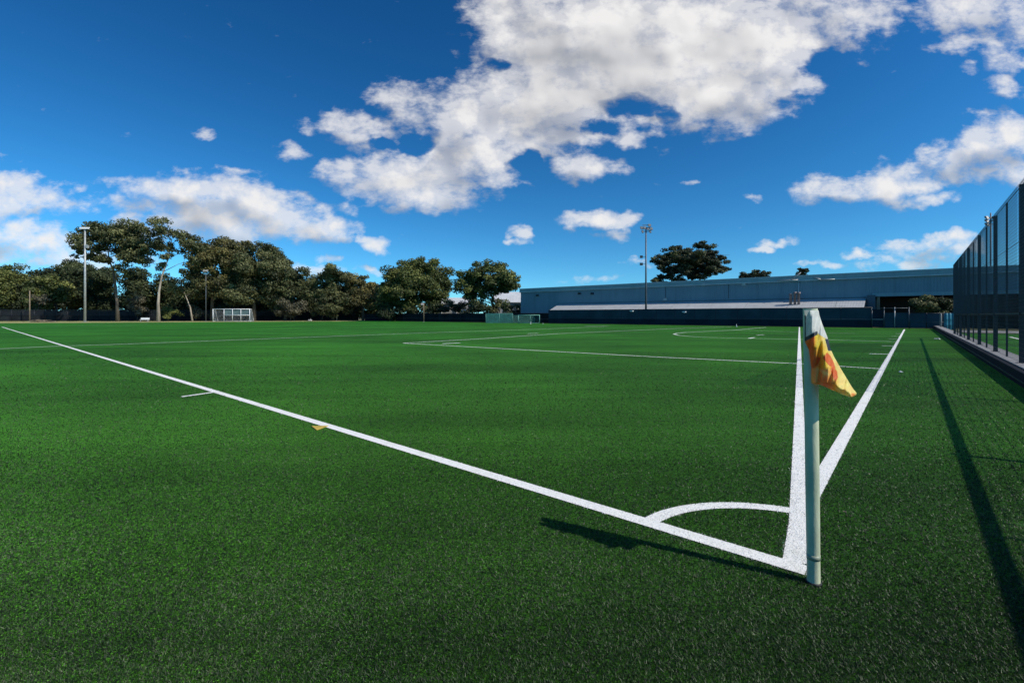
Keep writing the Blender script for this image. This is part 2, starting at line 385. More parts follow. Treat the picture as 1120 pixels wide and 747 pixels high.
# ------------------------------------------------------------------ ground
def sheet(name, poly, z, m):
    mb = MB(); mb.face([(p[0], p[1], z) for p in poly]); o = mb.build(name, m)
    if o.data.polygons[0].normal.z < 0: o.data.flip_normals()
    return tag(o, kind='structure')
sheet('ground', [(-700,-300),(700,-300),(700,900),(-700,900)], 0-.006, M['ground'])
far_edge = [P(x, y) for x, y in ((-160,354.2),(0,353.6),(100,353.1),(200,352.5),(300,351.9),(372,351.6))]
verge = [Vector((-260, 40, 0)), Vector((-260,150,0)), Vector((-120,175,0)), Vector((-40,165,0)), W(112, 68.4), far_edge[-1]] + far_edge[::-1][1:]
sheet('dry_verge', verge, -.003, M['dirt'])
turf_poly = [W(-2.2,-40), W(-2.2, 67.9), W(108, 67.9)] + far_edge[::-1] + [Vector((-200, 60, 0)), Vector((-200,-60,0)), Vector((20,-60,0))]
sheet('turf', turf_poly, 0.0, M['turf'])

# painted markings ------------------------------------------------
MARKS = []       # (start, end, half width) for white fibres
def stripe(pts, width, m=None, z=.004, near=False, name='painted_line'):
    pts = [Vector((p[0], p[1], 0)) for p in pts]
    L, Rr = [], []
    for i, p in enumerate(pts):
        t = (pts[min(i+1,len(pts)-1)]-pts[max(i-1,0)]).normalized(); n = Vector((-t.y, t.x, 0))*width/2
        L.append(p+n); Rr.append(p-n)
    mb = MB()
    for i in range(len(pts)-1):
        mb.face([Rr[i]+Vector((0,0,z)), Rr[i+1]+Vector((0,0,z)), L[i+1]+Vector((0,0,z)), L[i]+Vector((0,0,z))])
        if near: MARKS.append((pts[i].copy(), pts[i+1].copy(), width/2))
    o = mb.build(name, m or M['line'])
    return tag(o, kind='structure')
LW = .125
def px(*pts): return [P(x, y) for x, y in pts]
a0 = P(760, 587.6); a1 = P(2.1, 357.7)
ad = (a1-a0).normalized()
corner = a0-ad*((a0-O).length-.02)
stripe([corner, a0, a0+ad*6, a0+ad*16, a1], LW, near=True, z=.006)
c0 = P(902.5, 515); c1 = P(989.3, 360.4); cd = (c1-c0).normalized()
stripe([P(877, 560), c0, c0+cd*8, c1], LW, near=True, z=.005)
stripe([P(866.5, 617), P(874.5, 556)], .105, near=True, z=.0048)
bd = Vector((.614, 1, 0)).normalized(); bn = Vector((bd.y, -bd.x, 0))
b0 = P(864.5, 540)+bn*.062
stripe([b0-bd*1.25, b0+bd*3, b0+bd*12, b0+bd*66], .125, near=True, z=.004)
arc = []
t0 = math.atan2(.65,-.76)
for i in range(25):
    t = t0-.035-(t0-.035-R(57))*i/24
    arc.append(O+Vector((math.cos(t), math.sin(t), 0))*1.0)
stripe(arc, .115, near=True, z=.0045)
stripe(px((199,434),(237,428.6)), .10, near=True, z=.0045)
stripe(px((441,375.4),(520,379.8),(720,390.6),(872,397.8),(961.3,403.3)), .11, z=.0045)
stripe(px((441,375.4),(520,371),(610,365),(740,359.4),(800,357.4)), .13, z=.0048)
stripe(px((-140,386),(0,381.6),(69,378.4),(120,377),(430,365.4),(610,359.3),(664,357.2)), .12, M['line'], z=.0048)
stripe(px((737,365.6),(742,366.8),(752,367.8),(765,368.7),(790,369.6),(830,370.4),(872,371.2),(930,372.4),(972,373.4)), .16, M['old_line'], z=.0045)
stripe(px((737,365.6),(740,364.6),(750,363.6),(785,362),(800,361.3),(838,358.2)), .2, M['old_line'], z=.0048)
stripe(px((806,361.2),(840,362.3),(880,363.6),(935,364.8)), .13, M['old_line'], z=.0045)
stripe(px((640,356.6),(666,356.5)), .3, z=.0045)
for (x0, x1, y, wd) in ((951,972,387,.16),(964.5,977,378.1,.14),(970,980,373.4,.12),(972,981.5,370.6,.11),(975.5,983.5,367.7,.1),(979.5,986,364.8,.1)):
    stripe(px((x0,y),(x1,y+.4)), wd, z=.0045)
stripe(px((484,375.9),(503,375.1)), .22, z=.0045)
stripe(px((577,364.9),(589,364.5)), .22, z=.0045)
stripe(px((819,370.2),(825,369.2)), .2, z=.0048); stripe(px((828,366.5),(836,366.2)), .2, z=.0048)
stripe(px((2.1,357.7),(60,357),(150,356.0)), .14, M['old_line'], z=.0045)
stripe(px((100,355.2),(210,354.4)), .2, M['old_line'], z=.0045)
mb = MB(); mb.face([P(340,467.2)+Vector((0,0,.012)), P(347.5,471)+Vector((0,0,.012)), P(359,466.6)+Vector((0,0,.012))])
ytri = [P(340.5,466.8), P(346.5,471.2), P(359,466.4)]
mb = MB(); mb.prism([(p.x,p.y) for p in ytri], .006, .014)
tag(mb.build('field_marker', M['yellow_line']), 'small flat yellow marker lying just outside the long white touchline', 'marker')

# turf fibres -----------------------------------------------------
def fibres():
    N = 2000000
    xs = rng.uniform(-1150, 1900, N); ys = rng.uniform(383, 860, N)
    dy = ys-HY
    X = (xs-HX)/dy*EYE; Y = F*EYE/dy
    dens = dy**3/(EYE*EYE*F)
    keep = rng.random(N) < np.where((xs > -80) & (xs < 1200), 1, .55)*np.minimum(1, 42000/dens)*np.clip(dy/170, .12, 1)
    X, Y, dy = X[keep], Y[keep], dy[keep]
    un = -.76*(X-O.x)+.65*(Y-O.y)
    keep = un > -2.12
    X, Y, dy = X[keep], Y[keep], dy[keep]
    n = len(X)
    white = np.zeros(n, bool)
    wob = rng.normal(-.002, .010, n)
    for a, b, hw in MARKS:
        d = b-a; L = d.length
        tx, ty = d.x/L, d.y/L
        s = (X-a.x)*tx+(Y-a.y)*ty; q = np.abs((X-a.x)*-ty+(Y-a.y)*tx)
        white |= (s > -.01) & (s < L+.01) & (q < hw+wob)
    px_m = EYE/dy
    h = rng.uniform(.006, .0145, n)*np.clip(px_m/.012, 1, 1.6)
    wd = np.maximum(.0015, px_m*.40)*rng.uniform(.7, 1.3, n)
    az = rng.uniform(0, 2*np.pi, n); ln = rng.uniform(.2, 1.5, n)*h
    la = rng.uniform(0, 2*np.pi, n)
    v = np.empty((n, 3, 3), np.float32)
    v[:,0] = np.stack([X-np.cos(az)*wd, Y-np.sin(az)*wd, np.full(n, .001)], 1)
    v[:,1] = np.stack([X+np.cos(az)*wd, Y+np.sin(az)*wd, np.full(n, .001)], 1)
    v[:,2] = np.stack([X+np.cos(la)*ln, Y+np.sin(la)*ln, h], 1)
    return v, white, rng.random(n).astype(np.float32)
def tri_mesh(name, v, attr):
    n = len(v); k_ = v.shape[1]
    me = bpy.data.meshes.new(name)
    me.vertices.add(n*k_); me.vertices.foreach_set('co', v.reshape(-1))
    me.loops.add(n*k_); me.loops.foreach_set('vertex_index', np.arange(n*k_, dtype=np.int32))
    me.polygons.add(n); me.polygons.foreach_set('loop_start', np.arange(0, n*k_, k_, dtype=np.int32))
    me.update(calc_edges=True)
    a = me.attributes.new('rnd', 'FLOAT', 'FACE'); a.data.foreach_set('value', attr)
    return me
fv, fw, fr = fibres()
g = ~fw
tag(link('turf_fibres', tri_mesh('turf_fibres', fv[g], fr[g]), M['blade']), 'short green artificial grass fibres covering the near turf', 'artificial grass', kind='stuff')
tag(link('white_line_fibres', tri_mesh('white_line_fibres', fv[fw], fr[fw]), M['wblade']), 'white artificial grass fibres along the near painted lines', 'artificial grass', kind='stuff')
del fv

# ------------------------------------------------------------------ corner flag
base = Vector((1.695, 2.63, 0))
SC = base.y/F                                     # metres per photo pixel at the pole
cf = tag(empty('corner_flag', base), 'grey green corner pole with drooping yellow and orange flag', 'corner flag')
def fl(x, y): return ((x-890.8)*SC, (637-y)*SC)
lean = (887.0-890.8)*SC
H = (637-337.5)*SC
mb = MB(); rp = .0345
n = 28
ptsz = [0, .1, .5, 1.0, 1.4, H]
mb.tube([(lean*z/H, 0, z) for z in ptsz], [rp*.95, rp*.95, rp, rp, rp*1.03, rp*1.04], n, cap=False)
mb.tube([(lean, 0, H), (lean*.99, 0, H-.12)], [rp*.86, rp*.86], n, cap=False)
for i in range(n):
    a, b = 2*math.pi*i/n, 2*math.pi*(i+1)/n
    q = [(lean+math.cos(t)*r_, math.sin(t)*r_, H) for t, r_ in ((a, rp*1.04), (b, rp*1.04), (b, rp*.86), (a, rp*.86))]
    mb.face(q)
pole = mb.build('pole', M['pole'], cf)
mb = MB(); zj = (637-608)*SC
mb.tube([(lean*zj/H, 0, zj-.014), (lean*zj/H, 0, zj+.014)], [rp*.99, rp*.99], n); mb.build('joint_band', M['polejoint'], cf)
mb = MB(); mb.tube([(0,0,.0),(0,0,.010)], [.042,.037], n); mb.build('ground_socket', M['black'], cf)

Lpts = [(339.5,879.2),(345,880.0),(355,880.2),(373,880.2),(376,881.3),(382,884.5),(390,885.8),(402,887.4),(412,887.2),(419,887.4),(420.5,896),(424,904.5),(428,914),(431,920.5),(433.3,927),(434.3,930.5)]
Rpts = [(339.5,895.2),(345,896.3),(355,899.6),(365,903.5),(373,906.5),(382,908.6),(390,912.2),(402,919),(412,925),(421,930.4),(425,933),(428,935.6),(430.2,937.0),(432,936.3),(433.6,934),(434.3,932)]
ly, lx = zip(*Lpts); ry, rx = zip(*Rpts)
NR, NC = 170, 90
ys = np.linspace(339.5, 434.2, NR)
Lx = np.interp(ys, ly, lx); Rx = np.interp(ys, ry, rx)
def cloth_depth(x, y):
    xp = 887.2+(y-345)*.0125
    d = (x-xp)*SC
    wrap = -(rp*1.06+.004)*np.exp(-np.maximum(np.abs(d)-.018, 0)**2/(.035**2))
    t = np.clip((y-352)/70, 0, 1)
    fold = .013*np.sin((x-880)*.36+(y-345)*-.10)*np.clip((x-892)/10, 0, 1)*t
    fold += .010*np.sin((x-880)*.55+1.3-(y-345)*.05)*np.clip((x-882)/6, 0, 1)
    fold += .004*np.sin((x-880)*1.1+(y-345)*.22)
    l_ = np.interp(y, ly, lx); r_ = np.interp(y, ry, rx); t_ = np.clip((x-l_)/np.maximum(r_-l_, 1), 0, 1)
    wid = np.clip((r_-883)/40, .2, 1.2)
    out = -.05*np.clip((x-888)/45, 0, 1)-.115*wid*np.sin(np.pi*t_**1.1)
    return np.minimum(wrap, -.02)+fold+out
gx = Lx[:,None]+(Rx-Lx)[:,None]*np.linspace(0,1,NC)[None]
gy = np.repeat(ys[:,None], NC, 1)
gd = cloth_depth(gx, gy)
def band_y(x): return np.where(x < 893.4, 371.2-(x-880.3)*.52, 364.4+(x-893.4)*.60)
def region(x, y):
    b = band_y(x)
    if x < 881.4 and 345 < y < 372: return 1
    if x < 894.2 and abs(y-b) < 2.1: return 1
    e = np.interp(y, ry, rx)
    if 371.0 < y < 384 and x > e-3.4: return 1
    return 0 if y < b else 2
def flag_col(x, y):
    n_ = .5+.5*math.sin(x*.45+y*.23)*math.sin(x*.2-y*.31)
    yel = np.array((.90,.60,.06)); pale = np.array((.92,.74,.27)); org = np.array((.88,.24,.03)); lite = np.array((.90,.48,.13))
    c = yel.copy()
    def mix(a, b, t): t = min(1, max(0, t)); return a*(1-t)+b*t
    c = mix(c, pale, (x-(903+(y-385)*.45))/6)
    c = mix(c, np.array((.92,.72,.07)), 1-abs(x-(895+(y-370)*.10))/4.0)
    if x < 902:
        c = mix(c, org, min((y-379)/14, (406-y)/5)*(1-(x-887)/14)*1.6)
    c = mix(c, lite, min((y-402)/4, 1)*(1-(x-905)/12))
    c = mix(c, pale, (1-((x-901)/7)**2-((y-407-(x-901)*.5)/3.2)**2)*1.0)
    c = mix(c, org, .75*min((y-411)/5, 1)*(1-abs(x-903)/11))
    if x > 914: c = mix(c, pale, (x-914)/5)
    c = mix(c, org, 1-math.hypot((x-933)/3.5, (y-431.5)/2.5))
    return np.minimum(c*(1.0+.16*n_), .92)
def inpoly(x, y, poly):
    r = False; j = len(poly)-1
    for i in range(len(poly)):
        xi, yi = poly[i]; xj, yj = poly[j]
        if (yi > y) != (yj > y) and x < (xj-xi)*(y-yi)/(yj-yi)+xi: r = not r
        j = i
    return r
EMB = [[(900,391.5),(904.8,385.5),(908,389),(911.5,395.5),(914,403),(910,402),(905.5,398.5)], [(908.5,402.6),(912,402),(915.5,406),(916.5,413),(914,417.5),(911,413),(909,407)],
       [(888,396),(892.5,390),(898,391.5),(894.5,398.5),(889,402.5)]]
parts = {0: [], 1: [], 2: [], 3: []}
for i in range(NR-1):
    for j in range(NC-1):
        xm = .25*(gx[i,j]+gx[i+1,j]+gx[i,j+1]+gx[i+1,j+1]); ym = .5*(ys[i]+ys[i+1])
        r_ = region(xm, ym)
        if r_ == 2 and any(inpoly(xm, ym, e) for e in EMB): r_ = 3
        parts[r_].append((i, j))
def cloth_mat(name, col=None, trans=.35):
    m, k, b = new_mat(name)
    tc = k.n('ShaderNodeTexCoord').outputs['Object']
    nz = k.noise(tc, 30, 5, .6).outputs[0]
    c = k.n('ShaderNodeAttribute', attribute_name='Col').outputs['Color'] if col is None else k.mixc(k.maprange(nz, .3, .7), tuple(x*.85 for x in col), col)
    c = k.mixc(k.maprange(nz, .55, .85, 0, .12), c, (.4,.3,.15))
    k.l(c, b.inputs['Base Color']); b.inputs['Roughness'].default_value = .55
    bp = k.n('ShaderNodeBump'); bp.inputs['Strength'].default_value = .25; bp.inputs['Distance'].default_value = .004
    k.l(k.noise(tc, 60, 4).outputs[0], bp.inputs['Height']); k.l(bp.outputs[0], b.inputs['Normal'])
    tr = k.n('ShaderNodeBsdfTranslucent'); k.l(c, tr.inputs[0])
    mx = k.n('ShaderNodeMixShader'); mx.inputs[0].default_value = trans
    k.l(b.outputs[0], mx.inputs[1]); k.l(tr.outputs[0], mx.inputs[2]); k.l(mx.outputs[0], k.t.nodes['Material Output'].inputs[0])
    return m
names = {0: ('sleeve', cloth_mat('grey_sleeve', (.82,.82,.76), .45)), 1: ('trim', M['black']), 2: ('flag_cloth', cloth_mat('flag_cloth', None, .5)), 3: ('emblem', cloth_mat('flag_emblem', (.88,.21,.035), .5))}
cfobjs = {}
for r_, cells in parts.items():
    idx = {}; vs = []; fs = []; cols = []
    for (i, j) in cells:
        f = []
        for (a, b) in ((i,j),(i+1,j),(i+1,j+1),(i,j+1)):
            if (a, b) not in idx:
                idx[(a,b)] = len(vs); q_ = at(gx[a,b], gy[a,b], base.y+gd[a,b])-base; vs.append(tuple(q_)); cols.append(flag_col(gx[a,b], gy[a,b]) if r_ == 2 else (0,0,0))
            f.append(idx[(a,b)])
        fs.append(f)
    me = bpy.data.meshes.new(names[r_][0]); me.from_pydata(vs, [], fs); me.polygons.foreach_set('use_smooth', [True]*len(fs))
    if r_ == 2:
        at_ = me.color_attributes.new('Col', 'FLOAT_COLOR', 'POINT')
        at_.data.foreach_set('color', np.array([tuple(c)+(1,) for c in cols], np.float32).reshape(-1))
    o = link(names[r_][0], me, names[r_][1], cf)
    so_ = o.modifiers.new('thickness', 'SOLIDIFY'); so_.thickness = .0016
    cfobjs[r_] = o
cfobjs[3].parent = cfobjs[2]

# ------------------------------------------------------------------ tall mesh fence on its kerb wall, right
UF = -2.5
FT = 4.72; ZB = .33
vS, vE, PITCH = -8.0, 40.0, 4.8
off = (11.5-O.y-.65*UF)/.76 % PITCH               # a post stands where the photo has one
def loc_v(v): return -(v-vS)                      # local y for a pitch v (local y = -VC)
kw = tag(empty('kerb_wall', W(UF, vS), ANG), 'low dark kerb wall with pale concrete top under the mesh fence', 'wall')
def loc_v(v): return -(v-vS)                      # local y for a pitch v (local y = -VC)
mb = MB(); mb.box(-.12, .30, loc_v(68), loc_v(vS), -.02, ZB-.03); mb.build('wall_face', M['kerbwall'], kw)
mb = MB(); mb.box(-.32, .17, loc_v(68), loc_v(vS), ZB-.028, ZB); mb.build('coping', M['concrete'], kw)
mb = MB(); mb.box(.10, .325, loc_v(68), loc_v(vS), .10, .125); mb.build('groove_rail', M['darkmetal'], kw)
fn = tag(empty('mesh_fence', W(UF, vS), ANG), 'tall dark wire mesh fence beside the pitch on the right', 'fence')
posts = []
v = off-PITCH*math.ceil((off-vS)/PITCH)+PITCH
while v < vE+.1: posts.append(v); v += PITCH
posts = [p for p in posts if p >= vS]+[]
vE = posts[-1]
vT = [p for p in posts if p > 6][0]               # the tall mesh starts here, the near run is rail height
for v in posts:
    mb = MB(); y = loc_v(v)
    mb.box(-.05, .05, y-.03, y+.03, ZB+.012, 1.60)
    if v > vT-.1: mb.box(-.048, .048, y-.013, y+.013, 1.60, FT)
    mb.box(-.1, .1, y-.07, y+.07, ZB, ZB+.012)
    mb.build('post', M['darkmetal'], fn)
for v in posts[:-1]:
    mb = MB(); y = loc_v(v+PITCH/2)
    mb.box(-.022, .022, y-.010, y+.010, ZB, FT-.02 if v > vT-.1 else 1.5); mb.build('slim_post', M['darkmetal'], fn)
mb = MB(); mb.box(-.03, .03, loc_v(vE), loc_v(posts[0]), 1.52, 1.575); mb.build('rail', M['darkmetal'], fn)
mb = MB(); mb.box(-.006, .006, loc_v(vE), loc_v(vT), FT-.03, FT-.018); mb.build('rail', M['darkmetal'], fn)
mb = MB(); mb.box(-.006, .006, loc_v(vE), loc_v(vT), 3.35, 3.362); mb.build('rail', M['darkmetal'], fn)
for i, v in enumerate(posts[:-1]):
    mb = MB(); y1, y0 = loc_v(v)-.03, loc_v(v+PITCH)+.03
    z = ZB+.06; top = FT-.03 if v > vT-.1 else 1.5
    while z < top:
        mb.box(.066, .070, y0, y1, z-.003 if z > 1.6 else z-.002, z+.003 if z > 1.6 else z+.002); z += .085 if z > 1.6 else .11
    y = y0
    while y < y1 and top > 2:
        mb.box(.071, .074, y-.0018, y+.0018, 1.6, FT-.02); y += .058
    y = y0
    while y < y1:
        mb.box(.071, .074, y-.0018, y+.0018, ZB+.02, 1.6); y += .16
    mb.build('mesh_panel', M['wire'], fn)

# court beyond the fence
court = sheet('court_turf', [W(UF-.6, -12), W(UF-.6, 52), W(-60, 52), W(-60,-12)], .001, M['turf'])
sheet('court_path', [W(UF-.18, -12), W(UF-.18, 68), W(UF-.6, 68), W(UF-.6, -12)], .002, M['concrete'])
sheet('court_dirt', [W(-4.2, 4), W(-4.2, 14), W(-6.4, 15), W(-6.8, 3)], .004, M['dirt'])
sheet('court_dirt', [W(-7.5, 14), W(-7.5, 21), W(-12, 22), W(-12, 13)], .004, M['dirt'])
for a, b in (((-5.6,10),(-5.6,44)), ((-5.6,24),(-30,24)), ((-12,30),(-30,31)), ((-5.6,40),(-50,40))):
    stripe([W(*a), W(*b)], .15, z=.006)
sheet('court_apron', [W(-3.9, 54), W(-3.9, 62), W(-60, 62), W(-60, 54)], .005, M['concrete'])

# ------------------------------------------------------------------ screened boundary fence along the far touchline
VF = 67.8
def uof(x, v):                                    # pitch u seen at photo column x on the line v
    r_ = (x-HX)/F
    b = O+VC*v
    return (b.x-r_*b.y)/(.76+r_*.65)
def yof(u, v): return W(u, v).y
def htop(x, y, v): return EYE+(HY-y)/F*yof(uof(x, v), v)
def screen_fence(u0, u1, v, h, name, label, screen_m, step=3.0, low=None, see=False):
    f = tag(empty(name, W(u0, v), ANG), label, 'fence')
    L = u1-u0; n_ = max(2, round(L/step)); st = L/n_
    for i in range(n_+1):
        mb = MB(); x = i*st; mb.tube([(x,0,0),(x,0,h+.03)], .032, 8); mb.build('post', M['darkmetal'], f)
    mb = MB()
    for i in range(n_):
        mb.box(i*st+.035, (i+1)*st-.035, -.006+.012*(i%2), .006+.012*(i%2), .03, h)
    mb.build('shade_screen', screen_m, f)
    mb = MB(); mb.tube([(0,.05,h-.03),(L,.05,h-.03)], .022, 6); mb.build('rail', M['darkmetal'], f)
    mb = MB(); mb.tube([(0,.05,h*.42),(L,.05,h*.42)], .022, 6); mb.build('rail', M['greypole'], f)
    if low:
        mb = MB(); mb.box(.02, L-.02, .022, .04, .02, h*.36); mb.build('lower_screen', low, f)
    return f
uL = uof(600, VF); uR = uof(953, VF)
screen_fence(uR, uL, VF, 2.5, 'boundary_fence', 'long dark screened boundary fence below the pale awning of the blue building', M['screen'], 3.0, M['screenlow'])
u2 = uof(1032, VF)
screen_fence(u2, uof(995, VF), VF, 1.78, 'boundary_fence', 'short dark screened fence in front of the brick recess and shrub', M['screen'], 2.4)
screen_fence(uL+.05, uof(398, VF), VF+.3, 1.95, 'boundary_fence', 'low dark fence under the two round crowned trees', M['screenfar'], 3.5, None, True)
# far end fence
fa, fb = at(-120, 345, 112), at(392, 345, 141); fa.z = fb.z = 0
f = tag(empty('boundary_fence', fa, math.atan2(fb.y-fa.y, fb.x-fa.x)), 'dark wire fence along the foot of the gum trees on the left', 'fence')
L = (fb-fa).length; nn = 46
for i in range(nn+1):
    mb = MB(); mb.tube([(L*i/nn,0,0),(L*i/nn,0,3.05)], .04, 6); mb.build('post', M['darkmetal'], f)
mb = MB(); mb.box(0, L, .05, .06, .05, 2.7); mb.build('shade_screen', M['screenfar'], f)
mb = MB()
for i in range(15): mb.box(0, L, -.004, .004, 1.55+i*.1, 1.565+i*.1)
x = 0
while x < L: mb.box(x, x+.016, -.004, .004, 1.5, 3.0); x += .14
mb.build('mesh_panel', M['wire'], f)
for zz in (1.5, 3.0):
    mb = MB(); mb.tube([(0,0,zz),(L,0,zz)], .03, 6); mb.build('rail', M['darkmetal'], f)

# gate frame at the end of the goal line
gt = tag(empty('field_gate', W(uof(995, VF), VF), ANG), 'dark screened gate with tall steel posts at the end of the goal line', 'gate')
gx0 = 0.0; gx1 = uof(953, VF)-uof(995, VF)
hp = 2.45
for x in (gx1*.02, gx1*.38, gx1*.66, gx1*.98):
    mb = MB(); mb.tube([(x,.08,0),(x,.08,hp)], .045, 8); mb.build('post', M['galv'] if x < gx1*.5 and x > gx1*.1 else M['greypole'], gt)
mb = MB(); mb.tube([(0,.08,hp-.1),(gx1,.08,hp-.1)], .03, 6); mb.build('rail', M['greypole'], gt)
mb = MB(); mb.box(.05, gx1*.64, -.01, .01, .05, 1.8); mb.build('shade_screen', M['screen'], gt)
mb = MB(); mb.box(gx1*.68, gx1-.05, -.01, .01, .1, 2.2); mb.build('gate_leaf', M['screenlow'], gt)
mb = MB(); mb.box(gx1*.68, gx1*.98, .09, .11, 1.0, 1.05); mb.build('latch_bar', M['galv'], gt)

# ------------------------------------------------------------------ blue warehouse
VB = 74.0
uBL = uof(569.5, VB)
bx = empty('warehouse', W(0, VB), ANG)
tag(bx, 'long low blue clad warehouse with pale awning behind the boundary fence', 'building')
u_rec = uof(957, VB)                             # recess starts
uEnd = -75.0
HT = 7.15; HW = 6.35
DEP = 26
zrec = 3.95
mb = MB(); mb.box(u_rec, uBL, -DEP, 0, 0, HW); mb.box(uEnd, u_rec-.002, -DEP, 0, zrec, HW); mb.build('wall', M['bluewall'], bx)
mb = MB(); mb.box(uEnd, u_rec-.004, -DEP, -4.5, 0, zrec-.004); mb.build('brick_wall', M['brick'], bx)
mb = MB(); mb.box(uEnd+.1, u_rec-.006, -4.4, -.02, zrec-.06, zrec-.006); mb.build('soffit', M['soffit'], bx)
mb = MB(); mb.box(uEnd-.3, uBL+.15, -DEP-.3, .22, HW+.002, HT); mb.build('fascia', M['fascia'], bx)
mb = MB(); mb.box(uEnd-.32, uBL+.17, .222, .30, HW+.0, HW+.14); mb.box(uEnd-.32, uBL+.17, .222, .26, HT-.1, HT+.03); mb.build('flashing', M['fascialight'], bx)
mb = MB(); mb.profile([(-DEP, HT+.001), (-.5, HT+.001), (-DEP/2, HT+.45)], uEnd, uBL); mb.build('roof', M['fascialight'], bx)
mb = MB(); mb.box(uEnd, u_rec+.3, .004, .14, zrec+.0, zrec+.42); mb.build('beam', M['fascia'], bx)
mb = MB(); mb.box(u_rec-.05, u_rec+.75, .005, .5, 0, 4.15); mb.build('column', M['awningedge'], bx)
for i in range(7):
    x = u_rec-6.5-9*i
    mb = MB(); mb.tube([(x,-.3,0),(x,-.3,zrec-.06)], .09, 8); mb.build('post', M['tan'], bx)
mb = MB(); mb.box(u_rec-.5, u_rec-.2, -.3, 0, 0, zrec-.07); mb.build('post', M['tan'], bx)
# awning (lean-to roof)
ua1 = uof(607, VB-1.5)
aw0 = u_rec+.95
mb = MB(); mb.profile([(.01, 3.78), (.01, 3.66), (3.6, 2.30), (3.6, 2.42)], aw0, ua1); aw = mb.build('awning', M['awning'], bx)
mb = MB(); mb.box(aw0, ua1, 3.605, 3.75, 2.22, 2.40); mb.build('gutter', M['awningedge'], aw)
for x in np.linspace(aw0+3, ua1-2, 9):
    mb = MB(); mb.profile([(.02, 3.80), (.02, 3.775), (3.58, 2.425), (3.58, 2.45)], x-.04, x+.04); mb.build('joint_strip', M['galv'], aw)
mb = MB(); mb.box(aw0, ua1+.5, .012, .06, 3.82, 3.90); mb.build('flashing', M['awningedge'], bx)
# lean-to underside wall, dark
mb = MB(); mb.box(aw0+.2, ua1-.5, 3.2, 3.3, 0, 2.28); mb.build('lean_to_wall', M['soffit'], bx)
# flues, downpipe, braces, vents and lamps on the wall
for x, h_ in ((864.8, 4.55), (869.4, 4.75), (873.6, 4.7)):
    u = uof(x, VB-2.0); mb = MB(); mb.tube([(u, 2.0, 2.9), (u, 2.0, h_-.25), (u, 2.0, h_-.24), (u, 2.0, h_)], [.16,.16,.23,.23], 10); mb.build('flue', M['pipe'], bx)
u = uof(873.5, VB); mb = MB(); mb.tube([(u,.08,4.0),(u,.08,HW)], .06, 8); mb.build('downpipe', M['fascialight'], bx)
def wpt(x, y, d=.3):
    u = uof(x, VB-d); return Vector((u, d, EYE+(HY-y)/F*yof(u, VB-d)))
for pts in (((850,306.6),(873,306.2)),((865,306.2),(876,298.2)),((890,303.6),(898,305.8)),((895,305.9),(913,305.6))):
    mb = MB(); mb.tube([wpt(*p, .42) for p in pts], .07, 6); mb.build('roof_brace', M['galv'], bx)
for x, y in ((634,321),(648,321),(588,323),(728,327.3),(770,311),(814,311)):
    p = wpt(x, y, 0); mb = MB(); mb.box(p.x-.25, p.x+.25, .003, .28, p.z-.18, p.z+.18); mb.box(p.x-.31, p.x+.31, .28, .33, p.z-.22, p.z-.12); mb.build('wall_vent', M['darkmetal'] if x < 700 else M['galv'], bx)
for x in (728, 797):
    u = uof(x, VB); mb = MB(); mb.box(u-.05, u+.05, .003, .05, 4.1, HW-.05); mb.build('wall_joint', M['awningedge'], bx)
for x, y in ((691,340.2),(748.5,341.2)):
    u = uof(x, VF-.1); p = W(u, VF-.12, EYE+(HY-y)/F*yof(u, VF-.1))
    o = tag(empty('fence_lamp', p, ANG), 'small white lamp on the dark fence %s' % ('left of the floodlight mast' if x < 700 else 'right of the floodlight mast'), 'lamp', 'white lamps on the dark fence')
    mb = MB(); mb.prism([(-.32,-.09),(.32,-.09),(.32,.10),(.2,.2),(-.2,.2),(-.32,.1)], -.09, .07); mb.build('lamp_housing', M['white'], o)
    mb = MB(); mb.box(-.05,.05,-.12,-.09,-.2,.1); mb.build('bracket', M['galv'], o)

# ------------------------------------------------------------------ floodlight masts
def mast(name, label, x, Y, ytop, r0, r1, m, heads, m_head=None):
    b_ = at(x, HY, Y); b_.z = 0
    o = tag(empty(name, b_), label, 'floodlight', 'floodlight masts around the pitch')
    h = EYE+(HY-ytop)/F*Y
    mb = MB(); mb.tube([(0,0,0),(0,0,h)], [r0, r1], 10); mb.build('pole', m, o)
    mb = MB(); mb.box(-r0*1.9, r0*1.9, -r0*1.9, r0*1.9, 0, .04); mb.build('base_plate', M['galv'], o)
    if heads:
        xs = [q[0] for q in heads]
        for zc in sorted(set(q[1] for q in heads)):
            mb = MB(); ww = max(abs(a) for a, b, *_ in heads if b == zc); mb.box(-ww, ww, -.05, .05, h+zc-.05, h+zc+.05); mb.build('cross_arm', m, o)
        for (hx, hz, sw) in heads:
            mb = MB(); mb.profile([(-.28, hz+h-.30), (-.34, hz+h-.24), (-.16, hz+h+.16), (.02, hz+h+.20), (.06, hz+h+.02)], hx-sw, hx+sw); hd = mb.build('lamp_head', m_head or m, o)
            mb = MB(); mb.profile([(-.30, hz+h-.305), (-.285, hz+h-.335), (.05, hz+h-.015), (.065, hz+h+.01)], hx-sw*.9, hx+sw*.9); mb.build('lens', M['lampglass'], hd)
    return o, h
o, h = mast('floodlight_mast', 'slim dark mast with clustered floodlights rising before the blue warehouse', 706.5, 76, 249.5, .17, .10, M['greypole'],
     [(-.75,.05,.20),(-.25,.05,.2),(.55,.45,.22),(.8,-.1,.2),(.3,-.1,.18),(-.6,-.55,.14),(.65,-.55,.14)])
for zz, wd in ((281, .2), (289, .22)):
    z = EYE+(HY-zz)/F*76
    mb = MB(); mb.box(-.75-wd, -.75+wd, -.15, .15, z-.2, z+.2); mb.box(-.75, -.05, -.03, .03, z-.03, z+.03); mb.build('speaker_box', M['darkmetal'], o)
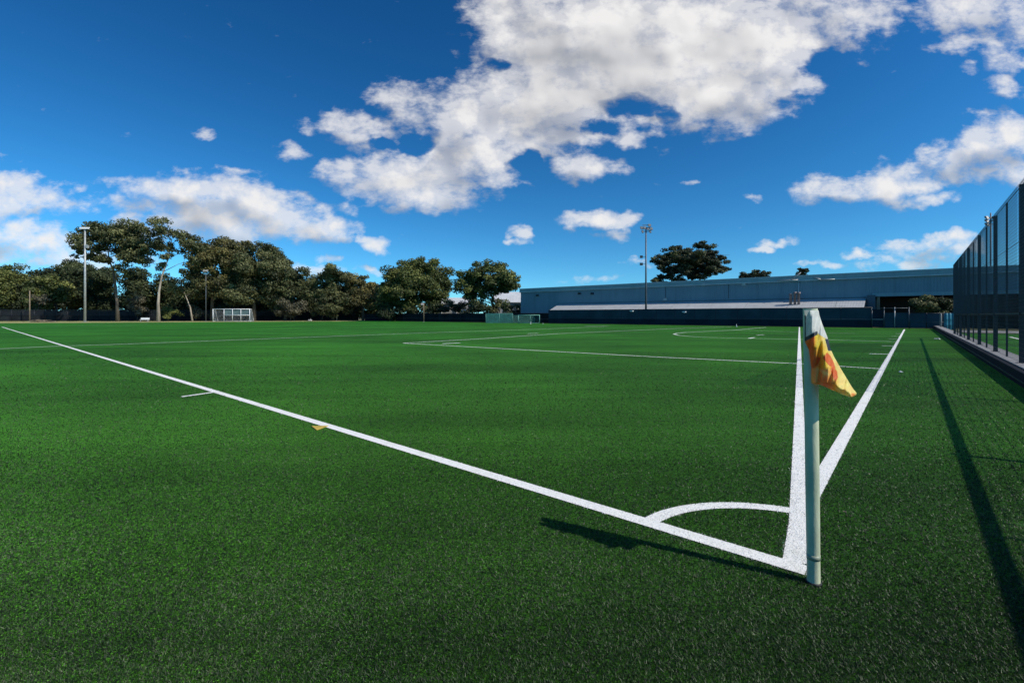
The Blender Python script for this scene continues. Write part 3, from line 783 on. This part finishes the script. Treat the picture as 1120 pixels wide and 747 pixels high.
o, h = mast('floodlight_mast', 'thick pale mast with white lamp head before the tallest left tree', 93, 107, 249.5, .25, .16, M['galv'], [(-.55,0,.5),(.55,0,.5)], M['white'])
z = EYE+(HY-270)/F*107; mb = MB(); mb.box(.2,.75,-.2,.2,z-.3,z+.3); mb.box(.15,.5,-.1,.1,z+.3,z+.5); mb.build('camera_box', M['galv'], o)
mast('floodlight_mast', 'thin grey mast standing left of the white framed far goal', 225.2, 118, 296, .11, .08, M['greypole'], [(-.32,0,.28),(.32,0,.28)], M['galv'])
mast('floodlight_mast', 'short bare timber pole before the dark trees far left', 32.5, 116, 318, .14, .11, M['wood'], [])
mast('floodlight_mast', 'thin lamp pole with round white globe before dark trees in the middle', 321.5, 128, 324, .10, .08, M['greypole'], [])
g_ = [q for q in bpy.data.objects if q.get('label','').startswith('thin lamp pole')][0]
bm = bmesh.new(); bmesh.ops.create_uvsphere(bm, u_segments=14, v_segments=10, radius=.42); me = bpy.data.meshes.new('lamp_globe'); bm.to_mesh(me); bm.free()
lo = link('lamp_globe', me, M['white'], g_); lo.location = (0, 0, EYE+(HY-323)/F*128)
mast('floodlight_mast', 'small dark light mast peeking over the tall mesh fence', 1083.5, 60, 233, .10, .07, M['greypole'],
     [(-.62,-.6,.14),(-.62,-1.0,.14),(-.6,-1.45,.14),(.28,-.65,.12)])
mast('floodlight_mast', 'plain thin pole among the trees left of the round crowned pair', 368.5, 130, 338, .10, .09, M['galv'], [])
mast('floodlight_mast', 'leaning pale lamp post under the left round crowned tree', 463.5, 108, 331.5, .10, .08, M['tan'], [(-.3,-.2,.3)], M['wallpale'])

# ------------------------------------------------------------------ goals, screens, bench and small things
def tubes(paths, r_, name, m, parent, n_=8):
    mb = MB()
    for p in paths: mb.tube(p, r_, n_)
    return mb.build(name, m, parent)
def netsheet(a, b, c, d, nu, nv, r_, name, m, parent):   # a,b bottom; d,c top
    a, b, c, d = map(Vector, (a, b, c, d)); mb = MB()
    for i in range(nu+1):
        t = i/nu; mb.tube([a.lerp(b,t), d.lerp(c,t)], r_, 3, False)
    for i in range(nv+1):
        t = i/nv; mb.tube([a.lerp(d,t), b.lerp(c,t)], r_, 3, False)
    return mb.build(name, m, parent)
def goal(name, label, x0, x1, ybase, Y, h, dep, m, netm, rz, r_=.06, cells=(26, 9), group=None):
    p0, p1 = at(x0, HY, Y), at(x1, HY, Y+(x1-x0)/F*Y*math.tan(rz)/(1-(x1-HX)/F*math.tan(rz)))
    p0.z = p1.z = 0
    ang = math.atan2(p1.y-p0.y, p1.x-p0.x); Lg = (p1-p0).length
    o = tag(empty(name, p0, ang), label, 'goal', group)
    for x in (0, Lg):
        tubes([[(x,0,0),(x,0,h)]], r_, 'goal_post', m, o)
        tubes([[(x,0,h),(x,dep*.45,h),(x,dep,r_),(x,0,r_)]], r_*.7, 'side_frame', m, o)
    tubes([[(-r_,0,h),(Lg+r_,0,h)]], r_, 'crossbar', m, o)
    tubes([[(0,dep,r_),(Lg,dep,r_)], [(0,dep*.45,h),(Lg,dep*.45,h)]], r_*.6, 'rear_bar', m, o)
    netsheet((0,dep,.05),(Lg,dep,.05),(Lg,dep*.45,h),(0,dep*.45,h), cells[0], cells[1], r_*.16, 'net', netm, o)
    for x in (0, Lg):
        netsheet((x,0,.05),(x,dep,.05),(x,dep*.5,h),(x,0,h), 8, cells[1], r_*.16, 'net', netm, o)
    return o, Lg
o, Lg = goal('football_goal', 'white framed far goal with net before the left trees', 233, 273, 351.5, 112, 3.0, 2.2, M['white'], M['netting'], R(4), .085, (30, 9))
for t in (.3, .53, .76): tubes([[(Lg*t,-.02,0),(Lg*t,-.02,3.0)]], .07, 'brace_post', M['white'], o)
tubes([[(Lg*.3,-.05,1.55),(Lg,-.05,1.55)]], .06, 'brace_bar', M['white'], o)
mb = MB(); mb.box(Lg*.31, Lg-.1, .12, .14, 1.6, 2.9); mb.build('screen_panel', M['goalscreen'], o)
goal('football_goal', 'small dark green goal by the left end of the dark fence', 567, 590, 353, 86, 1.55, 1.3, M['greenframe'], M['greenframe'], R(0), .075, (20, 8))
goal('football_goal', 'white goal frame folded flat at the end of the goal line', 974, 990, 358, 57.5, .32, 1.0, M['galv'], M['netting'], R(-25), .05, (8, 3))
# teal netted screen
p0, p1 = at(531.5, HY, 90), at(601, HY, 90); p0.z = p1.z = 0
o = tag(empty('netted_screen', p0, 0), 'long teal netted screen standing behind the small green goal', 'screen')
Lg = p1.x-p0.x; hh = 1.85
xs_ = [0, Lg*.21, Lg*.42, Lg*.7, Lg]
for x in xs_: tubes([[(x,0,0),(x,0,hh if x < Lg*.5 else 1.5)]], .045, 'post', M['greenframe'], o)
tubes([[(0,0,hh),(Lg*.42,0,hh)]], .035, 'rail', M['greenframe'], o); tubes([[(Lg*.42,0,1.5),(Lg,0,1.5)]], .035, 'rail', M['greenframe'], o)
netsheet((0,0,.05),(Lg*.42,0,.05),(Lg*.42,0,hh),(0,0,hh), 60, 22, .021, 'netting', M['teal'], o)
netsheet((Lg*.42,0,.05),(Lg,0,.05),(Lg,0,1.5),(Lg*.42,0,1.5), 70, 16, .013, 'netting', M['greenframe'], o)
# notice board
p = at(507, HY, 106); p.z = 0
o = tag(empty('notice_board', p, R(-6)), 'tall pale board with faint dark rows beside the low fence', 'notice board')
hb = EYE+(HY-338.5)/F*106
mb = MB(); mb.box(-.62, .62, -.05, .05, .35, hb); mb.build('board_panel', M['board'], o)
mb = MB()
for i in range(4): mb.box(-.5, .5, -.062, -.052, .75+i*.5, .83+i*.5)
mb.build('printed_rows', M['boardmark'], o)
tubes([[(x,.09,0),(x,.09,hb-.1)] for x in (-.5,.5)], .045, 'leg', M['greypole'], o)
# bench
p = at(158, HY, 110); p.z = 0
o = tag(empty('bench', p, R(6)), 'pale flat bench between the two tallest left trees', 'bench')
mb = MB(); mb.box(-.95,.95,-.22,.22,.44,.50); mb.build('seat', M['paper'], o)
mb = MB(); mb.box(-.95,.95,.24,.28,.55,.95); mb.build('backrest', M['paper'], o)
for x in (-.75,.75):
    mb = MB(); mb.box(x-.05,x+.05,-.2,.2,0,.44); mb.build('leg', M['concrete'], o)
# branch pile
p = at(46, HY, 104); p.z = 0
mb = MB()
for i in range(70):
    a = rng.uniform(0, math.pi); l = rng.uniform(.6, 2.2); cx = rng.normal(0, 1.5); cz = max(.08, .55*math.exp(-(cx/1.8)**2)*rng.random()); cy = rng.normal(0, .5)
    d = Vector((math.cos(a), math.sin(a)*.5, rng.uniform(-.15,.25)))*l*.5
    q = Vector((cx, cy, cz)); e = q-d; e.z = max(.03, e.z)
    mb.tube([e, q, q+d], [.05, .04, .02], 5)
o = mb.build('branch_pile', M['wood']); o.location = p
tag(o, 'heap of cut branches on the verge at far left', 'branch pile')
# teal drums and post by the end of the kerb wall
for i, x in enumerate((1034.6, 1038.4, 1042.2)):
    p = at(x, HY, 47.5+i*.8); p.z = 0
    o = tag(empty('storage_drum', p), ['first teal drum from the white post beside the far kerb wall', 'middle teal drum of three beside the far kerb wall', 'teal drum nearest the mesh fence beside the far kerb wall'][i], 'drum', 'teal drums by the kerb wall')
    hh = 1.72
    mb = MB(); mb.tube([(0,0,z) for z in (0,.04,.5,.54,.58,1.1,1.14,1.18,hh-.06,hh)], [.15,.165,.165,.18,.165,.165,.18,.165,.165,.13], 14); mb.build('drum_shell', M['tealbin'], o)
    mb = MB(); mb.tube([(0,0,hh),(0,0,hh+.05)], [.09,.08], 10); mb.build('cap', M['darkmetal'], o)
p = at(1029, HY, 48.2); p.z = 0
o = tag(empty('bollard', p), 'white post with rounded top left of the teal drums', 'bollard')
mb = MB(); mb.tube([(0,0,.04),(0,0,1.6),(0,0,1.67),(0,0,1.7)], [.085,.085,.06,.02], 12); mb.build('post', M['wallpale'], o)
mb = MB(); mb.box(-.14,.14,-.14,.14,0,.04); mb.build('base_plate', M['galv'], o)
# sheets lying by the fence
def scrap(p, label, s_, m, cat='litter', name='paper_scrap'):
    n_ = 7; mb = MB(); vs = []
    for i in range(n_):
        for j in range(n_):
            vs.append(Vector(((i/(n_-1)-.5)*s_, (j/(n_-1)-.5)*s_*.7, .018+abs(rng.normal(0, .16*s_)))))
    mb._add(vs, [(i*n_+j, (i+1)*n_+j, (i+1)*n_+j+1, i*n_+j+1) for i in range(n_-1) for j in range(n_-1)])
    o = mb.build(name, m); o.location = p; o.rotation_euler.z = rng.uniform(0, 3)
    so_ = o.modifiers.new('thickness', 'SOLIDIFY'); so_.thickness = .004
    return tag(o, label, cat)
scrap(P(1025, 371.5), 'crumpled white paper on the turf right of the goal line', .26, M['paper'])
scrap(P(985, 408), 'tiny white paper scrap on turf between goal line and dark shadow', .10, M['paper'])
scrap(P(924, 562), 'tiny pale dry leaf in the grass right of the corner pole', .02, M['tan'], 'leaf', 'dry_leaf')
# small white stands at the far touchline
def cone(x, y, label, hgt=.5):
    o = tag(empty('training_cone', P(x, y)), label, 'cone', 'white cones at the far touchline')
    s_ = hgt
    mb = MB(); mb.box(-.28*s_,.28*s_,-.28*s_,.28*s_,0,.05*s_); mb.build('base', M['paper'], o)
    mb = MB(); mb.tube([(0,0,.05*s_),(0,0,.95*s_),(0,0,s_)], [.2*s_,.05*s_,.03*s_], 12); mb.build('body', M['paper'], o)
cone(580.5, 354.4, 'white cone standing before the small dark green goal', .42)
cone(805.5, 357.4, 'white cone standing below the middle of the dark fence', .36)
cone(594, 354.6, 'white cone standing at the left end of the dark fence', .25)
p = at(339, HY, 120); p.z = 0
o = tag(empty('sack', p), 'pale lumpy sack at the foot of the trees beyond the turf', 'sack')
bm = bmesh.new(); bmesh.ops.create_icosphere(bm, subdivisions=3, radius=.5)
for v_ in bm.verts:
    s_ = 1+.18*math.sin(v_.co.x*9+1)*math.cos(v_.co.y*7+v_.co.z*6); v_.co = Vector((v_.co.x*1.1*s_, v_.co.y*s_*.8, max(-.02, v_.co.z*.55*s_+.2)))
me = bpy.data.meshes.new('sack_body'); bm.to_mesh(me); bm.free(); me.polygons.foreach_set('use_smooth', [True]*len(me.polygons)); link('sack_body', me, M['wallpale'], o)
mb = MB(); mb.tube([(.1,0,.44),(.14,.02,.56),(.2,.03,.62)], [.1,.06,.12], 8); mb.build('tied_neck', M['wallpale'], o)

# pale roofed house behind the trees
def house(name, label, x0, x1, ytop, yeave, Y, dep, wallm=None):
    p0, p1 = at(x0, HY, Y), at(x1, HY, Y); Lh = p1.x-p0.x
    o = tag(empty(name, (p0.x, Y, 0)), label, 'house')
    ze, zr = EYE+(HY-yeave)/F*Y, EYE+(HY-ytop)/F*Y
    mb = MB(); mb.box(.3, Lh-.3, .3, dep-.3, 0, ze); mb.build('wall', wallm or M['wallpale'], o)
    mb = MB(); mb.profile([(-.2, ze), (-.2, ze+.12), (dep/2, zr), (dep+.2, ze+.12), (dep+.2, ze)], 0, Lh); mb.build('roof', M['roofpale'], o)
    for t in (.25, .6):
        mb = MB(); mb.box(Lh*t, Lh*t+1.4, .24, .296, ze*.4, ze*.75); fr = mb.build('window', M['white'], o)
        mb = MB(); mb.box(Lh*t+.1, Lh*t+1.3, .225, .238, ze*.4+.1, ze*.75-.1); mb.build('pane', M['awningedge'], fr)
    return o
house('house', 'pale metal roofed house between the two round crowned trees', 466, 512, 325, 332.5, 128, 9)
house('house', 'pale roofed house squeezed against the left end of the blue warehouse', 540, 575, 318.5, 331, 124, 8)

# ------------------------------------------------------------------ trees
def leaves(lobes, Y, per, size, seed, flat=1.0, clumps=16, fill=.5):
    r_ = np.random.default_rng(seed)
    vs, att = [], []
    for (c, rad) in lobes:
        nc = max(5, int(clumps*(rad[0]*rad[2])**.5/3.2))
        d = r_.normal(size=(nc, 3)); d /= np.linalg.norm(d, axis=1)[:,None]
        rr = r_.random(nc)**fill
        cc = c+d*rr[:,None]*rad
        cr = r_.uniform(.55, 1.25, nc)*min(rad[0], rad[2])*.44+.30
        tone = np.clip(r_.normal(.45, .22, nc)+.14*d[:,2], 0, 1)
        for i in range(nc):
            m_ = int(per*3.5*r_.uniform(.6, 1.3)*max(.4, (cr[i]/1.2)**1.7)*(.38/size)**1.6)
            e = r_.normal(size=(m_, 3)); e /= np.linalg.norm(e, axis=1)[:,None]
            rad_ = r_.random(m_)**.45
            q = cc[i]+e*rad_[:,None]*np.array((cr[i]*1.25, cr[i]*1.25, cr[i]*.78*flat))
            nrm = e*.8+r_.normal(size=(m_,3))*.55+np.array((0,0,.35)); nrm /= np.linalg.norm(nrm, axis=1)[:,None]
            t = np.cross(nrm, r_.normal(size=(m_,3))); t /= np.linalg.norm(t, axis=1)[:,None]; b = np.cross(nrm, t)
            s_ = size*.78*r_.uniform(.7, 1.5, m_)[:,None]
            quad = np.stack([q-t*s_*.9, q+b*s_*.5, q+t*s_*.9, q-b*s_*.5], 1)
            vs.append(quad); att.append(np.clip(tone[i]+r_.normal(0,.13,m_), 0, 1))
    return np.concatenate(vs).astype(np.float32), np.concatenate(att).astype(np.float32)
SEED = [100]
def tree(name, label, x, Y, lobes, leaf, trunk=None, bark='bark_dark', r0=.35, per=46, size=.34, clumps=16, cat='tree', group=None, limbs=True, depth=.8, flat=1.0, fill=.5):
    SEED[0] += 1; rr = random.Random(SEED[0])
    p = at(x, HY, Y); p.z = 0
    o = tag(empty(name, p), label, cat, group)
    L_ = []
    for i, l in enumerate(lobes):
        c = at(l[0], l[1], Y)-p
        k1, k2 = (1.22, 1.35) if 'pine' in name else (1.2, 1.18) if 'round' in name else (1.08, 1.1)
        a, b = l[2]/F*Y*k1, l[3]/F*Y*k2
        c.y = (rr.uniform(-1, 1)*depth*max(a, 1.5)) if len(l) < 5 else l[4]
        L_.append((np.array(c), np.array((a, a*.95, b))))
    v_, at_ = leaves(L_, Y, per, size, SEED[0], flat, clumps, fill)
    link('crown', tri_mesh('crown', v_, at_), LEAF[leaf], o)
    if trunk is None:
        top = max(L_, key=lambda q: q[0][2])[0]
        mid = np.mean([q[0] for q in L_], 0)
        trunk = [(0,0,0), (mid[0]*.25, 0, mid[2]*.45), (mid[0]*.8, mid[1]*.5, mid[2]*.85), (top[0]*.8+mid[0]*.2, top[1]*.7, top[2])]
    else:
        trunk = [tuple(at(a, b, Y)-p) if b < 349 else (at(a, HY, Y).x-p.x, 0, 0) for a, b in trunk]
    mb = MB(); n_ = len(trunk)
    rads = [r0*(1-.82*i/(n_-1)) for i in range(n_)]; rads[0] *= 1.25
    mb.tube(trunk, rads, 8)
    if limbs:
        tp = [Vector(q) for q in trunk]
        for c, rad in L_:
            c = Vector(c)
            cand = [(tp[i].lerp(tp[i+1], t), rads[i]*(1-t)+rads[i+1]*t) for i in range(n_-1) for t in (0,.25,.5,.75)]
            cand = [q for q in cand if q[0].z < c.z-.3*(c-q[0]).xy.length] or cand[:1]
            cand = [q for q in cand if q[0].z > .25*tp[-1].z] or cand
            s0, sr = min(cand, key=lambda q: (q[0]-c).length)
            m1 = s0.lerp(c, .5)+Vector((rr.uniform(-.4,.4), rr.uniform(-.4,.4), rr.uniform(0,.6)))
            br = max(.07, sr*.55)
            br = min(br, .2); mb.tube([s0, m1, c], [br, br*.6, br*.3], 6)
            for q in range(4):
                e = c+Vector((rr.uniform(-1,1)*rad[0], rr.uniform(-1,1)*rad[1], rr.uniform(-.2,1)*rad[2]))*.75
                s1 = m1.lerp(c, rr.uniform(.3,.95))
                mb.tube([s1, s1.lerp(e,.5)+Vector((0,0,rr.uniform(-.1,.4))), e], [br*.4, br*.28, br*.14], 5)
    mb.build('trunk', M[bark], o)
    return o
G1 = 'tall gum trees beyond the far end of the pitch'; G2 = 'dark trees filling the edge behind the far fence'
tree('gum_tree', 'tallest broad gum tree just right of the thick pale mast', 128, 116,
     [(158,270,13,9),(150,282,14,9),(128,268,18,9),(118,250,22,12),(138,254,20,12),(100,258,17,11),(96,266,12,8),(150,266,16,10),(110,272,16,9),(134,272,18,9),(155,282,12,8),(100,282,12,7),(148,296,11,7),(122,284,12,6),(93,277,7,6)],
     'gum', [(129,351),(128,330),(126,312),(124,298),(119,282),(117,258)], 'bark_dark', .38, 40, .36, 13, group=G1)
tree('gum_tree', 'open gum tree with pale forked trunk right of the tallest tree', 174, 113,
     [(215,268,10,8),(178,290,7,5),(185,250,19,9),(170,258,14,9),(200,260,14,9),(182,268,12,7),(162,270,9,7),(206,272,10,7),(190,280,9,5),(158,286,7,5),(210,284,9,6)],
     'gum', [(173.5,351),(173,332),(174,318),(177,302),(184,283),(188,262)], 'bark_pale', .36, 30, .34, 11, group=G1)
tree('gum_tree', 'gum tree with bronze crown behind the thin grey mast', 232, 124,
     [(238,266,24,10),(222,272,16,10),(250,272,16,10),(214,285,14,8),(238,284,20,10),(226,298,16,9),(250,296,14,10),(240,312,18,10),(222,318,12,10)],
     'warm', None, 'bark_dark', .45, 44, .36, 15, group=G1)
tree('gum_tree', 'rounded gum tree directly above the white framed far goal', 278, 126,
     [(278,274,20,10),(262,282,16,11),(292,284,16,11),(276,292,22,11),(298,298,12,12),(264,304,16,12),(284,312,20,12),(270,324,16,12)],
     'gum', None, 'bark_dark', .45, 48, .36, 16, group=G1)
tree('gum_tree', 'sloping gum tree at right end of the tall left group', 312, 128,
     [(308,292,16,9),(322,300,15,9),(300,304,16,11),(330,312,13,10),(314,316,18,11),(336,326,9,8),(304,328,16,10)],
     'gum', None, 'bark_dark', .40, 46, .36, 16, group=G1)
tree('gum_tree', 'slim leaning pale trunked tree left of the thin grey mast', 208, 119,
     [(202,306,12,9),(210,298,12,8),(199,318,9,8),(210,320,9,8)],
     'gum', [(210.5,351),(208,336),(204,326),(200,316),(197,304)], 'bark_pale', .19, 26, .3, 11, group=G1)
tree('leafy_tree', 'mid height leafy tree with peaked crown right of the lamp globe', 364, 130,
     [(364,298,13,8),(355,308,12,9),(374,308,12,9),(364,318,18,10),(352,326,12,9),(378,326,11,9),(364,334,16,8)],
     'gum', None, 'bark_dark', .38, 48, .34, 16)
tree('leafy_tree', 'olive leafy tree with low orange tinted crown left of the round pair', 397, 132,
     [(392,308,12,7),(404,312,9,7),(384,316,11,9),(399,322,14,9),(408,328,8,9),(388,332,12,9)],
     'warm', None, 'bark_dark', .34, 46, .34, 16)
tree('round_tree', 'larger round crowned tree of the pair, at left, before the pale roof', 452, 122,
     [(425,328,11,10),(470,332,14,9),(438,310,18,12),(456,312,20,12),(478,325,10,7),(444,293,17,9),(466,291,17,9),(430,303,14,10),(480,301,11,11),(452,303,20,10),(468,309,16,9),(424,317,11,10),(440,318,18,11),(486,315,7,8),(464,322,13,8),(430,333,14,9),(448,334,14,8)],
     'green', [(452,351),(453,338),(455,325),(458,310),(460,296)], 'bark_dark', .5, 44, .34, 15)
tree('round_tree', 'smaller round crowned tree of the pair, nearest the blue warehouse', 540, 108,
     [(522,306,15,9),(552,312,11,7),(512,318,10,7),(535,313,14,7),(544,303,18,7),(526,294,14,7),(543,294,14,7),(555,302,11,8),(514,304,13,8),(535,304,16,8),(508,315,9,7),(522,316,14,7),(548,313,12,7),(562,309,6,6),(514,325,9,7),(530,325,9,6)],
     'green', [(541,351),(540,340),(538,330),(541,320),(546,306)], 'bark_dark', .42, 40, .33, 15)
tree('pine_tree', 'dark spreading pine tree rising behind the warehouse roof', 757, 150,
     [(757,292,24,8),(746,284,15,6.5),(771,283,13,6.5),(742,276,18,5),(772,270,14,4.5),(728,284,14,5),(757,282,22,6),(782,281,12,5),(740,291,18,6),(768,291,18,6),(788,291,9,4.5),(719,288,7,3.5),(750,299,20,6),(776,299,16,5),(732,299,10,5),(795,295,5,2.5)],
     'pine', [(757,351),(757,315),(757,295),(758,280),(762,272)], 'bark_dark', .6, 46, .38, 16, depth=.6, flat=.75)
tree('pine_tree', 'low dark tree top just above the roof right of the pine', 829, 150, [(822,300.5,9,3.4),(836,300.5,9,3.2),(829,305,14,6)], 'pine', None, 'bark_dark', .4, 44, .36, 18, flat=.8)
tree('pine_tree', 'tiny dark tree top above the roof right of the roof braces', 879, 150, [(876,296.5,4.5,2.2),(882,296.5,4,2.0),(879,301,6,4)], 'pine', None, 'bark_dark', .3, 44, .34, 18, flat=.8)
tree('pine_tree', 'small dark tree top above the roof left of the large pine', 719, 150, [(719,305,5,2.6),(720,309,7,4)], 'pine', None, 'bark_dark', .3, 44, .34, 18, flat=.8)
# dense darker growth
back = [
 ('leafy_tree','yellow green leafy tree at the far left end of the tree line', -4, 132, [(0,298,18,10),(-14,308,20,14),(12,310,14,12),(4,326,18,14),(-20,328,18,12),(16,334,10,9)], 'green'),
 ('leafy_tree','dark leafy tree behind the short bare timber pole', 36, 138, [(36,302,12,9),(26,312,12,12),(46,312,12,12),(36,328,16,14)], 'dark'),
 ('leafy_tree','mid green leafy tree between timber pole and thick pale mast', 62, 128, [(62,308,13,9),(52,320,12,10),(72,320,12,10),(60,333,15,10)], 'green'),
 ('leafy_tree','blackish leafy tree top left of the thick pale mast', 76, 142, [(76,294,12,10),(66,304,12,12),(88,304,12,12),(78,322,16,16)], 'dark'),
 ('leafy_tree','dark leafy tree below the crown of the tallest gum', 106, 140, [(104,304,14,12),(120,310,14,12),(108,326,18,16),(94,318,12,14)], 'dark'),
 ('leafy_tree','dark leafy tree between the trunks of the two tallest gums', 150, 138, [(148,304,14,10),(158,318,14,12),(142,322,14,14),(152,334,18,11)], 'dark'),
 ('leafy_tree','dark leafy tree right of the pale forked trunk', 192, 140, [(192,312,13,10),(182,324,14,12),(200,326,14,14),(190,336,18,11)], 'dark'),
 ('leafy_tree','dark leafy tree behind the thin grey mast', 224, 142, [(222,312,16,12),(236,322,14,14),(216,330,14,12),(232,338,18,10)], 'dark'),
 ('leafy_tree','dark leafy tree behind the far goal net', 262, 144, [(258,316,16,12),(272,324,16,14),(250,330,14,12),(264,338,18,10)], 'dark'),
 ('leafy_tree','dark leafy tree right of the far goal', 296, 142, [(290,320,15,12),(304,326,15,13),(296,337,18,11)], 'dark'),
 ('leafy_tree','dark leafy tree behind the lamp globe pole', 334, 144, [(330,316,14,10),(344,322,13,11),(332,334,18,12),(348,336,14,10)], 'dark'),
 ('leafy_tree','dark leafy tree behind the peaked crown tree', 372, 146, [(366,322,14,12),(382,326,14,12),(374,338,18,10)], 'dark'),
 ('leafy_tree','dark leafy tree left of the larger round crowned tree', 414, 142, [(412,322,14,10),(422,330,12,12),(408,338,16,9)], 'dark'),
]
for nm, lb, x, Y, lo_, lf in back:
    tree(nm, lb, x, Y, lo_, lf, None, 'bark_dark', .35, 40, .40, 15, group=G2)
shr = [
 ('reddish brown shrub beside the timber pole at far left', 40, 122, [(40,327,7,4),(47,330,5,4)], 'bare'),
 ('pale twiggy shrub near the forked pale trunk', 150, 124, [(148,334,7,7),(153,341,7,5)], 'bare'),
 ('green shrub at the foot of the forked pale trunk', 184, 121, [(182,340,9,6),(190,344,8,4)], 'green'),
 ('brown twiggy shrub between leaning tree and far goal', 214, 123, [(213,340,8,6),(220,344,7,4)], 'bare'),
 ('grey twiggy shrub under the lamp globe', 318, 126, [(316,334,10,8),(326,338,9,7),(310,342,9,5)], 'bare'),
 ('olive shrub before the peaked crown tree', 352, 127, [(350,340,9,6),(360,343,8,5)], 'gum'),
 ('dark hedge like shrub between the round crowned pair at left', 470, 117, [(468,338,12,6),(482,338,10,6),(456,341,10,6)], 'dark'),
 ('dark hedge like shrub left of the notice board', 495, 115, [(492,336,9,6),(502,337,8,6)], 'dark'),
 ('dark bushy shrub under the smaller round crowned tree', 522, 106, [(520,334,10,7),(530,338,9,7),(514,340,8,7)], 'dark'),
 ('dark bushy shrub against the warehouse left end', 558, 102, [(556,336,9,7),(565,339,7,6)], 'dark'),
 ('yellowish shrub beneath the pale house roof', 548, 107, [(548,330,7,4),(541,337,6,6)], 'gum'),
 ('dark shrub below the larger round crowned tree', 432, 119, [(428,342,12,7),(444,343,12,6),(418,343,9,6)], 'dark'),
]
for lb, x, Y, lo_, lf in shr:
    tree('shrub', lb, x, Y, lo_, lf, None, 'bark_dark', .10, 40, .28, 15, cat='shrub', group='shrubs along the tree line', depth=.4)
tree('shrub', 'leafy shrub with olive tips before the brick recess of the warehouse', 1018, 56, [(1016,330,12,4.5),(1003,334,9,4),(1028,329,9,4),(1012,338,13,5),(1034,333,6,5),(1024,340,10,5)], 'gum', None, 'bark_dark', .10, 60, .13, 22, cat='shrub', depth=.5)

for i, x in enumerate(range(-30, 420, 22)):
    h_ = 334-rng.uniform(0, 5)
    tree('shrub', 'dark shrub in the understory row behind the far wire fence', x+rng.uniform(-5, 5), 146, [(x-6, h_, 13, 7), (x+8, h_+2, 12, 7), (x, 342, 15, 5)], 'dark', None, 'bark_dark', .15, 34, .45, 14, cat='shrub', group='understory shrubs behind the far fence', depth=.3)
